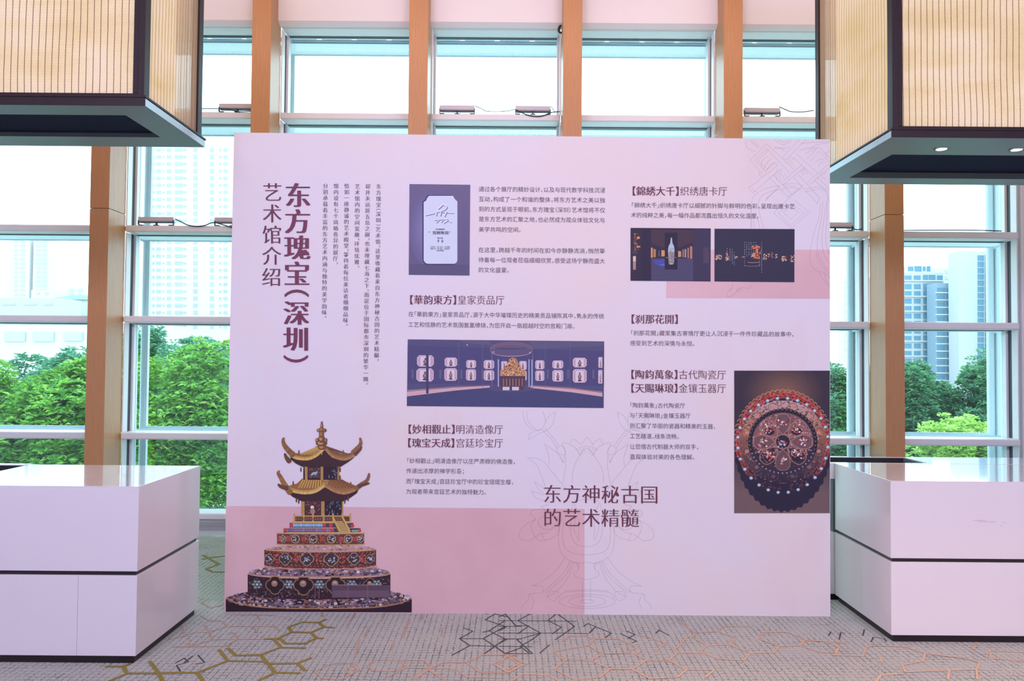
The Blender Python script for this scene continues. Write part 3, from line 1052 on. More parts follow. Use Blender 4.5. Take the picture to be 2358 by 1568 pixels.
# lower storey
G.rect(632, 640, 942, 812, (52, 34, 50))
G.rect(662, 680, 780, 808, (78, 46, 56))
mottled(668, 775, 690, 800, 60, 4, 8, [(140, 84, 84), (110, 80, 96)])
G.ell(715, 745, 14, 14, (220, 200, 210), 9)
G.ell(718, 775, 18, 24, (170, 120, 124), 9)
for x in (632, 782, 938): G.rect(x, 645, x + (26 if x < 900 else 10), 812, GOLD)
for _ in range(26): G.ell(rg.uniform(815, 935), rg.uniform(700, 800), 4, 7, jit((90, 110, 140), 25, rg), 6)
G.rect(575, 812, 1003, 850, (96, 62, 62))
G.rect(575, 806, 1003, 815, (196, 144, 100))
for x in (575, 645, 715, 795, 866, 935, 995): G.rect(x, 790, x + 12, 852, (196, 142, 98))
for x in range(596, 860, 18): G.ell(x, 832, 6, 9, (140, 90, 84), 7)
G.poly([(866, 815), (935, 815), (1003, 932), (905, 932)], (120, 80, 64))
for k in range(7):
    G.rect(896 + k * 4, 850 + k * 12, 945 + k * 9, 857 + k * 12, (214, 170, 118))
G.line([(868, 815), (925, 930)], 13, (206, 156, 104), False)
G.line([(940, 812), (1000, 930)], 13, (206, 156, 104), False)
# lower roof
G.poly([(505, 590), (600, 600), (800, 570), (1040, 600), (1070, 600), (1050, 640), (1000, 675), (955, 700), (635, 700), (570, 668), (530, 635)], (64, 40, 52))
for x, y in ((596, 690), (614, 700), (960, 700), (985, 680)): G.ell(x, y, 6, 22, (100, 60, 66), 7)
G.poly([(640, 528), (922, 532), (1000, 565), (1062, 590), (1075, 600), (1040, 622), (950, 640), (890, 625), (822, 590), (740, 630), (660, 636), (560, 615), (505, 590), (545, 582), (600, 566)], (150, 98, 66))
for k in range(11):
    x = 650 + k * 16
    G.line([(x, 532), (x - 38 + k * 5, 600)], 7, (206, 158, 96), False)
for k in range(9):
    x = 840 + k * 12
    G.line([(x, 536), (x + 4 + k * 13, 600)], 6, (112, 70, 62), False)
fr1 = smooth_line([(505, 588, 0), (570, 620, 0), (660, 634, 0), (740, 622, 0), (803, 582, 0)], 8)
fr2 = smooth_line([(822, 585, 0), (885, 620, 0), (955, 635, 0), (1020, 618, 0), (1072, 590, 0)], 8)
for P_, cc in ((fr1, (216, 166, 108)), (fr2, (180, 122, 92))):
    for v in P_:
        G.ell(v.x, v.y - 8, 9, 11, mixc(cc, (90, 56, 50), 0.25), 8)
        G.ell(v.x, v.y + 4, 9, 11, jit(cc, 12, rg), 8)


def curl(pts, wd, col):
    P_ = smooth_line([(x, y, 0) for x, y in pts], 6)
    n = len(P_)
    for i, v in enumerate(P_):
        r = wd * (1.0 - 0.62 * i / n)
        G.ell(v.x, v.y, r, r, mixc(col, (70, 44, 50), 0.35 * rg.random()), 9)


curl([(545, 628), (505, 570), (478, 520), (460, 490), (464, 476)], 24, (160, 108, 70))
curl([(520, 600), (480, 588), (462, 575)], 20, (120, 74, 60))
curl([(1050, 600), (1090, 570), (1125, 545), (1140, 510), (1142, 494)], 20, (150, 98, 78))
curl([(1070, 585), (1120, 570), (1142, 565)], 14, (110, 66, 64))
curl([(815, 545), (815, 500), (818, 460), (818, 434)], 26, (196, 146, 94))
for x, y in ((572, 560), (924, 516), (1005, 566)): G.poly([(x - 9, y + 22), (x + 9, y + 22), (x + 4, y - 12), (x - 4, y - 12)], (130, 86, 66))
# upper storey
G.rect(648, 425, 918, 538, (56, 36, 52))
G.rect(690, 445, 775, 525, (84, 52, 62))
mottled(692, 772, 448, 522, 40, 4, 7, [(140, 90, 96), (104, 74, 92)])
G.poly([(705, 500), (722, 480), (742, 482), (752, 470), (756, 482), (745, 496), (742, 508), (736, 496), (720, 500), (712, 510)], (150, 176, 206))
for x in (660, 778, 905): G.rect(x, 410, x + (20 if x < 900 else 10), 538, GOLD)
for _ in range(12): G.ell(rg.uniform(840, 900), rg.uniform(460, 530), 4, 7, jit((100, 116, 150), 25, rg), 6)
# upper roof
G.poly([(545, 350), (640, 350), (800, 310), (950, 350), (1045, 345), (1025, 375), (985, 405), (930, 440), (640, 440), (590, 415), (555, 385)], (66, 42, 52))
for x, y in ((630, 462), (655, 450), (925, 462), (905, 450)): G.ell(x, y, 6, 20, (104, 64, 66), 7)
G.poly([(745, 285), (832, 285), (870, 322), (940, 350), (1020, 332), (1048, 320), (1040, 352), (950, 386), (870, 368), (808, 305), (770, 350), (690, 382), (600, 372), (545, 345), (590, 338), (650, 342), (705, 320)], (140, 90, 64))
for k in range(9):
    G.line([(748 + k * 6, 292), (610 + k * 22, 350)], 6, (196, 148, 92), False)
for k in range(8):
    G.line([(815 + k * 3, 292), (850 + k * 22, 350)], 5, (112, 70, 60), False)
fr1 = smooth_line([(550, 350, 0), (600, 374, 0), (680, 380, 0), (745, 355, 0), (800, 306, 0)], 8)
fr2 = smooth_line([(818, 308, 0), (870, 360, 0), (950, 382, 0), (1005, 368, 0), (1045, 340, 0)], 8)
for P_, cc in ((fr1, (212, 160, 100)), (fr2, (176, 118, 88))):
    for v in P_:
        G.ell(v.x, v.y - 8, 8, 10, mixc(cc, (90, 56, 50), 0.25), 8)
        G.ell(v.x, v.y + 3, 8, 10, jit(cc, 12, rg), 8)
curl([(565, 345), (530, 310), (505, 275), (496, 245), (500, 228)], 24, (150, 100, 66))
curl([(540, 395), (520, 370), (510, 345)], 20, (116, 74, 60))
curl([(1025, 330), (1055, 300), (1078, 270), (1080, 245), (1076, 228)], 20, (160, 104, 84))
curl([(1040, 345), (1075, 310), (1085, 290)], 14, (116, 70, 66))
for x, y in ((615, 330), (948, 330)): G.poly([(x - 9, y + 22), (x + 9, y + 22), (x + 4, y - 15), (x - 4, y - 15)], (130, 86, 66))
# finial
for x, y, a, b in ((790, 292, 34, 22), (785, 262, 44, 26), (752, 240, 14, 16), (816, 240, 14, 16), (785, 230, 26, 30), (785, 195, 20, 30), (764, 166, 16, 14), (808, 166, 16, 14), (786, 160, 18, 22), (787, 130, 12, 16), (787, 108, 8, 10)):
    G.ell(x, y, a, b, jit((116, 74, 62), 10, rg), 12)
    G.ell(x - 0.2 * a, y - 0.1 * b, a * 0.5, b * 0.6, jit((176, 124, 92), 14, rg), 9)
G.build('pagoda_print', bd, None, 'cut-out picture of a gilded jewelled pagoda on round tiers')

# ---- plaque photo
W = Print(0.0018, 920, 400, 4.716)
for k in range(14):
    c = mixc((108, 92, 138), (98, 86, 130), k / 13)
    t0, t1 = k / 14, (k + 1) / 14
    W.poly([(108 - 8 * t0, 112 + 985 * t0), (768 - 8 * t0, 120 + 985 * t0), (768 - 8 * t1, 120 + 985 * t1), (108 - 8 * t1, 112 + 985 * t1)], c)
for k in range(12):
    a = 1 - k / 12
    W.ell(330, 600, 225 * a, 420 * a, mixc((106, 92, 142), (140, 126, 186), 1 - a), 30)
W.poly([(102, 980), (760, 988), (760, 1105), (100, 1097)], (92, 80, 122))


def plaque(dx, dy, col):
    W.poly([(x + dx, y + dy) for x, y in [(320, 240), (580, 240), (592, 262), (605, 280), (628, 300), (628, 940), (618, 965), (598, 978), (300, 978), (278, 965), (262, 940), (262, 310), (290, 290), (300, 262)]], col)


plaque(-14, -8, (74, 58, 98))
plaque(-8, 12, (66, 54, 92))
plaque(0, 0, (206, 198, 236))
SH = (126, 114, 162)
for L, wd in (([(275, 450), (380, 428)], 12), ([(385, 410), (585, 425)], 13), ([(470, 330), (440, 360), (415, 380)], 18), ([(475, 335), (512, 360), (480, 395), (430, 405)], 14),
              ([(400, 410), (395, 455)], 16), ([(450, 405), (440, 455)], 16), ([(510, 410), (485, 465)], 16), ([(375, 500), (520, 490)], 13), ([(395, 530), (425, 505)], 12), ([(450, 525), (470, 505)], 12), ([(500, 500), (560, 528)], 12), ([(475, 540), (530, 500)], 10)):
    W.line([(x + 7, y + 7) for x, y in L], wd, SH)
    W.line(L, wd * 0.7, (222, 214, 244))
W.build('photo_print', bd, None, 'photo of a pale notched plaque on a violet wall')

# ---- dark hall photo
H = Print(0.0018, 920, 660, 4.716)
H.poly([(90, 572), (2223, 594), (2217, 1318), (80, 1296)], (84, 76, 122))
H.poly([(88, 640), (2222, 700), (2220, 1080), (84, 1050)], (78, 70, 120))
H.poly([(640, 580), (980, 584), (1000, 640), (720, 610)], (98, 84, 122))
H.poly([(1400, 590), (2222, 600), (2222, 640), (1460, 680)], (94, 84, 124))
H.poly([(80, 1190), (980, 1095), (1420, 1098), (2203, 1195), (2217, 1318), (80, 1296)], (72, 68, 116))
H.poly([(80, 1125), (600, 1085), (980, 1068), (980, 1096), (600, 1128), (80, 1192)], (206, 156, 178))
H.line([(80, 1135), (600, 1092), (980, 1072)], 7, (96, 74, 104))
H.poly([(1420, 1070), (1880, 1100), (2203, 1142), (2203, 1195), (1880, 1148), (1420, 1100)], (206, 156, 178))
H.line([(1420, 1076), (1880, 1108), (2203, 1150)], 7, (96, 74, 104))
niches = [(190, 745, 372, 868), (183, 888, 370, 1030), (490, 770, 625, 868), (487, 886, 625, 1022), (725, 798, 830, 884), (722, 898, 830, 1018), (915, 798, 1027, 892), (915, 908, 1027, 1018),
          (1105, 810, 1170, 900), (1300, 808, 1380, 902), (1300, 915, 1380, 1018), (1475, 800, 1572, 896), (1475, 912, 1572, 1022), (1660, 802, 1778, 888), (1660, 906, 1778, 1030), (1882, 772, 2032, 876), (1882, 896, 2032, 1042), (2160, 765, 2203, 880), (2158, 905, 2203, 1052)]
for x0, y0, x1, y1 in niches:
    c = (x1 - x0) * 0.14
    c2 = c * 0.2 if x1 > 2200 else c
    octo = lambda e: [(x0 + c + e * 0.4, y0 + e), (x1 - c2 - e * 0.4, y0 + e), (x1 - e, y0 + c2 + e * 0.4), (x1 - e, y1 - c2 - e * 0.4), (x1 - c2 - e * 0.4, y1 - e), (x0 + c + e * 0.4, y1 - e), (x0 + e, y1 - c - e * 0.4), (x0 + e, y0 + c + e * 0.4)]
    H.poly(octo(0), (216, 178, 208))
    H.poly(octo(7), (192, 150, 184))
    xm, ym = (x0 + x1) / 2, y1
    w_ = (x1 - x0)
    h_ = (y1 - y0)
    H.rect(xm - w_ * 0.3, y0 + h_ * 0.12, xm + w_ * 0.3, y1 - h_ * 0.08, (214, 188, 222))
    H.ell(xm, y1 - h_ * 0.16, w_ * 0.15, h_ * 0.07, (84, 52, 70), 10)
    H.ell(xm, y1 - h_ * 0.42, w_ * 0.13, h_ * 0.2, (126, 82, 92), 12)
    H.ell(xm, y1 - h_ * 0.46, w_ * 0.06, h_ * 0.12, (176, 128, 120), 10)
    H.ell(xm, y1 - h_ * 0.68, w_ * 0.06, h_ * 0.09, (110, 70, 86), 9)
H.rect(288, 735, 316, 1160, (70, 62, 104))
H.ring(1215, 672, 235, 75, 62, lambda t: (116, 88, 120) if math.sin(t) < 0.3 else (98, 80, 120), 48)
H.ring(1215, 700, 225, 60, 8, lambda t: (176, 140, 170) if math.sin(t) > 0 else (90, 76, 116), 48)
H.rect(1000, 720, 1006, 1100, (120, 108, 158))
H.rect(1445, 720, 1450, 1100, (120, 108, 158))
for x in (640, 900, 1062, 1130, 1580, 1850): H.rect(x, 600 if x not in (1062, 1130) else 780, x + 4, 1100, (104, 94, 142))
for x in (1068, 1400, 1432): H.rect(x, 790, x + 12, 1090, (164, 160, 206))
H.ell(1215, 1112, 250, 32, (88, 76, 116), 30)
H.poly([(1090, 965), (1365, 965), (1365, 1060), (1340, 1125), (1110, 1125), (1090, 1060)], (86, 60, 84))
for x in (1120, 1222): H.rect(x, 1088, x + 74, 1125, (208, 186, 216))
for x in range(1125, 1340, 34): H.rect(x, 1000, x + 8, 1080, (170, 116, 110))
for y0, y1, w0, w1 in ((900, 970, 135, 140), (845, 905, 78, 100), (805, 850, 45, 62), (770, 806, 12, 38)):
    H.poly([(1232 - w0, y0), (1232 + w0, y0), (1232 + w1, y1), (1232 - w1, y1)], (190, 130, 104))
for _ in range(260):
    y = rg.uniform(780, 965)
    hw = 20 + (y - 770) * 0.55
    H.ell(1232 + rg.uniform(-hw, hw), y, 9, 7, jit(rg.choice([(222, 164, 124), (140, 84, 84), (206, 146, 112), (110, 66, 78)]), 18, rg), 6)
for x, y in ((735, 632), (1022, 710), (1415, 718)): H.ell(x, y, 8, 9, (186, 160, 190), 8)
for x in (130, 432, 660, 890, 1600, 1820, 2095): H.rect(x, 900, x + 22, 1000, (100, 90, 136))
H.build('photo_print', bd, None, 'wide photo of a dark gallery hall with lit niches')

# ---- bottle hall photo and dark buddha hall photo
Q = Print(0.0018, 1420, 400, 4.716)
Q.poly([(151, 588), (1022, 594), (1020, 1170), (150, 1162)], (54, 42, 66))
Q.poly([(375, 610), (830, 612), (830, 740), (690, 800), (500, 800), (375, 750)], (72, 50, 70))
Q.poly([(375, 920), (830, 920), (830, 1165), (375, 1163)], (76, 66, 104))
Q.poly([(830, 600), (1022, 602), (1020, 1165), (830, 1165)], (62, 50, 82))
Q.rect(275, 600, 372, 1160, (48, 38, 66))
for x0, y0, x1, y1, c in ((372, 800, 392, 910, (206, 136, 104)), (400, 815, 425, 905, (180, 116, 96)), (486, 828, 522, 895, (206, 136, 106)), (668, 838, 700, 902, (200, 136, 110)), (716, 820, 728, 905, (170, 126, 140)), (738, 815, 756, 908, (176, 128, 136)), (770, 800, 784, 915, (180, 120, 120)), (796, 785, 822, 920, (176, 116, 116)), (455, 832, 466, 895, (110, 84, 100))):
    Q.poly([(x0, y0), (x1, y0 + 6), (x1, y1), (x0, y1 + 4)], c)
Q.rect(940, 800, 1000, 970, (78, 62, 90))
Q.rect(522, 640, 660, 1040, (44, 36, 60))
Q.poly([(385, 940), (520, 930), (520, 1010), (470, 1005), (430, 985)], (76, 72, 160))
Q.poly([(450, 990), (520, 975), (520, 1000)], (86, 92, 214))
Q.poly([(588, 695), (600, 695), (606, 755), (622, 785), (628, 820), (622, 960), (610, 985), (575, 985), (564, 960), (558, 820), (566, 780), (582, 755)], (178, 176, 216))
Q.rect(564, 850, 624, 975, (140, 116, 130))
for _ in range(60): Q.ell(rg.uniform(566, 622), rg.uniform(810, 975), 6, 5, jit((170, 150, 140), 25, rg), 6)
Q.rect(532, 906, 648, 914, (120, 112, 150))
for _ in range(70):
    Q.ell(205 + rg.gauss(0, 14), rg.uniform(645, 860), 5, 4, jit(rg.choice([(150, 92, 76), (110, 66, 66), (190, 130, 96)]), 18, rg), 6)
Q.ell(236, 695, 16, 14, (214, 144, 110), 9)
Q.ell(238, 792, 22, 10, (200, 130, 104), 9)
Q.line([(205, 640), (196, 760), (204, 890)], 5, (120, 76, 70))
Q.poly([(178, 895), (208, 895), (206, 1042), (180, 1042)], (196, 150, 160))
Q.rect(178, 895, 208, 950, (224, 180, 176))
for k in range(5): Q.ell(193, 960 + k * 18, 7, 6, (110, 70, 90), 6)
Q.build('photo_print', bd, None, 'photo of a dim corridor with a tall pale bottle')
D = Print(0.0018, 1420, 400, 4.716)
D.poly([(1063, 597), (1932, 601), (1930, 1178), (1062, 1170)], (52, 45, 72))
for x0, x1, y0, y1, n in ((1075, 1140, 880, 930, 40), (1178, 1220, 900, 940, 30), (1190, 1208, 850, 900, 14), (1288, 1320, 898, 920, 12), (1360, 1380, 900, 920, 6), (1585, 1625, 872, 935, 30), (1635, 1658, 868, 905, 10), (1680, 1700, 858, 915, 12), (1725, 1748, 862, 930, 14), (1795, 1845, 895, 950, 30), (1890, 1928, 890, 955, 26)):
    for _ in range(n):
        D.ell(rg.uniform(x0, x1), rg.uniform(y0, y1), rg.uniform(4, 9), rg.uniform(4, 8), jit(rg.choice([(196, 140, 120), (150, 84, 76), (226, 190, 180), (96, 66, 76)]), 18, rg), 6)
for _ in range(120):
    t = rg.random()
    D.ell(1520 + rg.gauss(0, 16), 780 + 140 * t, 7, 7, jit(rg.choice([(206, 100, 70), (150, 66, 62), (220, 140, 110)]), 18, rg), 6)
for _ in range(24): D.ell(rg.uniform(1460, 1500), rg.uniform(870, 910), 6, 5, jit((206, 160, 140), 18, rg), 6)
for x, y0, y1 in ((1390, 740, 1000), (1412, 745, 900), (1437, 745, 900), (1460, 745, 880), (1487, 745, 860), (1512, 745, 800), (1575, 750, 1075), (1552, 900, 1000), (1200, 810, 940), (1232, 815, 960), (1255, 820, 970), (1276, 850, 985)):
    y = y0
    while y < y1:
        D.rect(x - 3, y, x + 3, y + 6, (190, 182, 206))
        y += rg.choice((15, 18, 26))
D.line([(1390, 1000), (1470, 1004), (1555, 1000)], 4, (140, 120, 140))
D.line([(1420, 960), (1480, 966), (1545, 960)], 5, (180, 140, 130))
D.build('photo_print', bd, None, 'photo of lit statues in a dark hall')

# ---- jewelled disc photo
J = Print(0.0018, 1640, 820, 3.92)
J.clip = (1690.6, 0, 1911.3, 2000)
for i in range(28):
    for j in range(48):
        x0, x1 = 199 + i * 30.8, 199 + (i + 1) * 30.8
        y0, y1 = 130 + j * 26.8, 130 + (j + 1) * 26.8
        xc, yc = (x0 + x1) / 2, (y0 + y1) / 2
        h = max(0.0, 1 - math.hypot((xc - 640) / 380, (yc - 330) / 300))
        c = mixc((58, 46, 66), (122, 82, 80), min(1, h * 1.3))
        if yc > 800: c = mixc(c, (112, 84, 96), min(1, (yc - 800) / 420))
        J.rect(x0, y0 + 1, x1, y1 + 1, c)
NAV = (44, 36, 62)
sc_pts = []
for k in range(0, 361, 4):
    t = R(k)
    ry = 470 if math.sin(t) < 0 else 625
    rr = 1.0 + (0.022 if (k // 4) % 2 else -0.012)
    sc_pts.append((638 + 440 * rr * math.cos(t), 775 + ry * rr * math.sin(t) * (0.0 if math.sin(t) < 0 else 1.0)))
J.poly(sc_pts, NAV)
J.ell(638, 790, 436, 470, NAV, 48)
shade = lambda c, y: mixc(c, NAV, max(0.0, min(0.93, (y - 820) / 420)))
for k in range(60):
    t = R(6 * k)
    x, y = 638 + 424 * math.cos(t), 775 + 452 * math.sin(t)
    if y < 900:
        J.ring(x, y, 26, 26, 6, shade((196, 128, 104), y), 12, 180, 360)
        J.ell(x, y - 6, 9, 12, shade((140, 70, 66), y), 7)
for k in range(150):
    t = R(2.4 * k)
    for rr in (372, 396, 418):
        x, y = 638 + (rr + rg.uniform(-6, 6)) * math.cos(t), 775 + (rr + 28 + rg.uniform(-6, 6)) * math.sin(t)
        if y > 1080 and rg.random() < 0.75: continue
        J.ell(x, y, 11, 11, shade(jit((172, 72, 74), 22, rg), y - 80), 8)
J.ell(638, 775, 388, 374, shade((176, 128, 136), 700), 48)
for k in range(40):
    y0 = 402 + k * 18.6
    hw = 388 * math.sqrt(max(0, 1 - ((y0 + 9 - 775) / 374) ** 2))
    J.rect(638 - hw, y0, 638 + hw, y0 + 18.6, mixc((186, 144, 160), (160, 98, 84), min(1, abs(y0 - 420) / 240)) if y0 < 700 else shade((150, 92, 86), y0 + 130))
for _ in range(420):
    t, rr = rg.uniform(0, 6.283), rg.uniform(290, 380)
    x, y = 638 + rr * math.cos(t), 775 + rr * 0.96 * math.sin(t)
    J.ell(x, y, rg.uniform(4, 12), rg.uniform(4, 9), shade(jit(rg.choice([(190, 140, 150), (120, 70, 76), (150, 92, 82), (84, 54, 66)]), 16, rg), y + 30), 7)
for k in range(12):
    t = R(30 * k + 15)
    x, y = 638 + 335 * math.cos(t), 775 + 322 * math.sin(t)
    J.ring(x, y, 48, 42, 7, shade((140, 86, 84), y), 20)
    J.ell(x, y, 20, 17, shade((196, 130, 138), y), 8)
J.ell(638, 775, 312, 300, shade((58, 44, 64), 700), 40)
for k in range(48):
    t = R(7.5 * k)
    x, y = 638 + 298 * math.cos(t), 775 + 287 * math.sin(t)
    J.ell(x, y, 17, 17, (36, 28, 44) if y < 860 else (60, 48, 74), 10)
    J.ell(x - 3, y - 6, 7, 6, (120, 104, 124) if y < 860 else (166, 146, 176), 8)
J.ell(638, 775, 276, 264, (128, 86, 98), 40)
J.poly([(638 + 276 * math.cos(R(a)), 775 + 264 * math.sin(R(a))) for a in range(8, 173, 6)], (56, 42, 64))
for _ in range(700):
    t, rr = rg.uniform(0, 6.283), 268 * math.sqrt(rg.uniform(0.08, 1))
    x, y = 638 + rr * math.cos(t), 775 + rr * 0.95 * math.sin(t)
    if y > 900 and rg.random() < 0.6: continue
    J.ell(x, y, rg.uniform(4, 11), rg.uniform(4, 10), shade(jit(rg.choice([(186, 130, 144), (150, 90, 96), (96, 58, 72), (196, 150, 160), (170, 66, 76)]), 18, rg), y - 20), 7)
for k in range(8):
    t = R(45 * k + 90)
    ct, st_ = math.cos(t), math.sin(t)
    tip = 258
    q = [(70, 0), (120, 44), (190, 66), (tip, 40), (tip, -40), (190, -66), (120, -44), (70, 0)]
    P_ = [(638 + a * ct - b * st_, 775 + (a * st_ + b * ct) * 0.96) for a, b in q]
    xm, ym = 638 + 175 * ct, 775 + 168 * st_
    if k % 2 == 0:
        J.poly(P_[:-1], shade((112, 76, 92), ym - 60))
    else:
        J.ell(xm, ym + 24, 48, 34, (46, 36, 56), 12)
    J.line(P_, 7, shade((166, 112, 112), ym - 60))
    for _ in range(22):
        J.ell(xm + rg.gauss(0, 24), ym + rg.gauss(0, 22), 9, 8, shade(jit(rg.choice([(206, 150, 160), (190, 84, 92), (226, 196, 204), (96, 60, 72)]), 18, rg), ym - 110), 7)
J.ell(638, 773, 72, 70, (160, 110, 112), 24)
J.ell(638, 773, 62, 60, (46, 36, 60), 24)
for _ in range(26): J.ell(638 + rg.gauss(0, 26), 780 + rg.gauss(0, 16), 9, 8, jit(rg.choice([(190, 170, 200), (170, 70, 80), (130, 100, 120)]), 16, rg), 7)
for k in range(28):
    t = R(360 / 28 * k + 6)
    x, y = 638 + 408 * math.cos(t), 775 + (395 if math.sin(t) < 0 else 458) * math.sin(t) + (0 if math.sin(t) < 0 else 0)
    J.ell(x, y, 18, 16, shade((120, 120, 150), y - 300), 12)
    J.ell(x, y - 2, 13, 11, (178, 198, 226), 10)
J.build('photo_print', bd, None, 'photo of a round jewelled medallion of red and blue beads')

# ---- lettering
fcu = bpy.data.curves.new('glyph', 'FONT')
fob = bpy.data.objects.new('glyph', fcu)
COL.objects.link(fob)
fcu.resolution_u = 3
GC = {}


def glyph(ch, off):
    k = (ch, off)
    if k not in GC:
        fcu.body = ch
        fcu.offset = off
        me = bpy.data.meshes.new_from_object(fob.evaluated_get(bpy.context.evaluated_depsgraph_get()))
        vv = [(v.co.x, v.co.y) for v in me.vertices]
        ff = [tuple(pl.vertices) for pl in me.polygons]
        bpy.data.meshes.remove(me)
        lay = Layers()
        v2, f2 = [], []
        for f in ff:                     # overlapping strokes get their own hair-thin level
            q = [vv[i] for i in f]
            z_ = lay.level(q) * 4.0e-6
            f2.append(tuple(range(len(v2), len(v2) + len(q))))
            v2 += [(a_, b_, z_) for a_, b_ in q]
        GC[k] = (v2, f2)
    return GC[k]


OPEN_, CLOSE_ = '（【「“', '）】」，。、；”'


def adv(ch):
    return 0.5 if ch in OPEN_ + CLOSE_ else 1.0


class Text:
    def __init__(s, off=0.0024):
        s.off = off
        s.v, s.f = [], []

    def put(s, ch, x, y, sx, sy, thin, bold, shear=(0.0, 0.0), rot=False):
        """cell lower-left (x, y) in picture pixels, y = baseline box bottom; shear = picture slope of the line"""
        vv, ff = glyph(ch, thin)
        for li, dx in enumerate(bold if bold else (0.0,)):
            b = len(s.v)
            for gx, gy, gz in vv:
                u = (gx + dx) * sx
                v = (gy - 0.38) * sy
                px = x + u + v * shear[1]
                py = y - v + u * shear[0]
                s.v.append(tuple(at(px, py, YP - s.off - li * 2.4e-4 - gz)))
            s.f += [tuple(b + i for i in f) for f in ff]

    def hline(s, txt, x0, y0, x1, y1, size, thin=-0.004, bold=None):
        tot = sum(adv(c) for c in txt)
        if txt[-1] in CLOSE_: tot -= 0.12
        px = (x1 - x0) / tot
        sl = (y1 - y0) / (x1 - x0)
        x = x0
        for c in txt:
            if c != ' ':
                o = -0.5 * px if c in OPEN_ else 0.0
                s.put(c, x + o, y0 + (x + o - x0) * sl, px, size, thin, bold, (sl, 0.0))
            x += adv(c) * px
        return s

    def vline(s, txt, x0, y0, x1, y1, size, thin=-0.004, bold=None, ha=0.5):
        tot = sum(ha if c in OPEN_ + CLOSE_ else 1.0 for c in txt)
        pit = (y1 - y0) / tot
        sl = (x1 - x0) / (y1 - y0)
        y = y0
        for c in txt:
            a = ha if c in OPEN_ + CLOSE_ else 1.0
            yc = y + a * pit / 2
            xc = x0 + (yc - y0) * sl
            if c in '（）':
                vv = glyph(c, thin)[0]
                cxg = (min(v[0] for v in vv) + max(v[0] for v in vv)) / 2
                vvs, ffs = glyph(c, thin)
                for li, dx in enumerate(bold if bold else (0.0,)):
                    b = len(s.v)
                    for gx, gy, gz in vvs:
                        u = (gy - 0.38) * size
                        v = (gx - cxg) * size
                        s.v.append(tuple(at(xc + u, yc + v + dx * size * 0.6, YP - s.off - li * 2.4e-4 - gz)))
                    s.f += [tuple(b + i for i in f) for f in ffs]
            elif c in '，。':
                s.put(c, xc + size * 0.08, yc - size * 0.28, size, size, thin, bold)
            else:
                s.put(c, xc - size / 2, yc, size, size, thin, bold)
            y += a * pit
        return s

    def build(s, name, mat, label=None):
        me = bpy.data.meshes.new(name)
        me.from_pydata(s.v, [], s.f)
        me.materials.append(mat)
        o = bpy.data.objects.new(name, me)
        COL.objects.link(o)
        o.parent = bd
        if label: o['label'] = label
        return o


BOLD = (-0.045, -0.022, 0.0, 0.022, 0.045)
MED = (-0.022, 0.0, 0.022)
LITE = (-0.010, 0.010)
Text().vline('东方瑰宝（深圳）', 686.5, 419, 681, 841, 61, -0.010, BOLD, 0.5).build('title', M['ink_plum'], 'large bold plum title running down')
Text().vline('艺术馆介绍', 627.5, 418, 625, 662, 46, -0.013, MED).build('title', M['ink_plum2'], 'lighter second title column running down')
t = Text()
for s_, x0, y0, x1, y1 in (('分别承载着丰富的东方艺术内涵与独特的美学韵味。', 749.5, 421, 746.5, 733), ('馆内设有七个风格各异的展厅，', 774, 421, 772.5, 609), ('恰如一座静谧的艺术殿堂，等待着每位来访者细细品味。', 798.5, 421, 795.5, 751),
                           ('艺术馆内的空间宽敞，环境优雅，', 823, 422, 821.5, 617), ('却并未远居五岳之巅，也未埋藏七海之下。而是位于国际都市深圳的繁华一隅。', 847, 422, 842, 887), ('东方瑰宝（深圳）艺术馆，这里收藏着来自东方神秘古国的艺术精髓，', 872, 422, 867, 832)):
    t.vline(s_, x0, y0, x1, y1, 12.2, -0.016, MED)
t.build('paragraph', M['ink_grey'], 'six small columns of vertical text')
t = Text()
for s_, x0, y0, x1, y1 in (('通过各个展厅的精妙设计、以及与现代数字科技沉浸', 1102, 435, 1394, 438), ('互动，构成了一个和谐的整体，将东方艺术之美以独', 1102, 458, 1394, 461), ('到的方式呈现于眼前。东方瑰宝（深圳）艺术馆将不仅', 1102, 481, 1394, 484),
                           ('是东方艺术的汇聚之地，也必然成为观众体验文化与', 1102, 504, 1393.5, 507), ('美学共鸣的空间。', 1102, 528, 1199, 529), ('在这里，跨越千年的时间在如今亦静静流淌，悄然等', 1101.5, 575, 1393.5, 578), ('待着每一位观者莅临细细欣赏，感受这场宁静而盛大', 1101.5, 598, 1393.5, 601), ('的文化盛宴。', 1101, 621, 1172, 622)):
    t.hline(s_, x0, y0, x1, y1, 13.0)
t.build('paragraph', M['ink_grey'], 'eight lines of text beside the plaque photo')


def heading(bold_t, light_t, x0, x1, x2, x3, y, sl=0.004):
    t = Text()
    px = (x1 - x0) / 5.0
    t.hline(bold_t, x0, y, x1, y + sl * (x1 - x0), px * 1.04, -0.006, MED)
    if light_t:
        t.hline(light_t, x2, y + sl * (x2 - x0), x3, y + sl * (x3 - x0), px * 1.04, -0.013, LITE)
    t.build('heading', M['ink_plum2'], 'plum heading ' + bold_t)


heading('【華韵東方】', '皇家贡品厅', 941, 1051, 1053, 1162.5, 690)
heading('【妙相觀止】', '明清造像厅', 937.5, 1047.5, 1049, 1159.5, 988)
heading('【瑰宝天成】', '宫廷珍宝厅', 936.5, 1046.5, 1049, 1159.5, 1019.5)
heading('【錦綉大千】', '织绣唐卡厅', 1453.5, 1563.5, 1565.5, 1675.5, 439.5)
heading('【刹那花開】', '', 1451, 1561.5, 0, 0, 734.5)
heading('【陶鈞萬象】', '古代陶瓷厅', 1450.5, 1560.5, 1562.5, 1673, 862)
heading('【天賜琳琅】', '金镶玉器厅', 1450.5, 1560.5, 1562.5, 1673, 893.5)


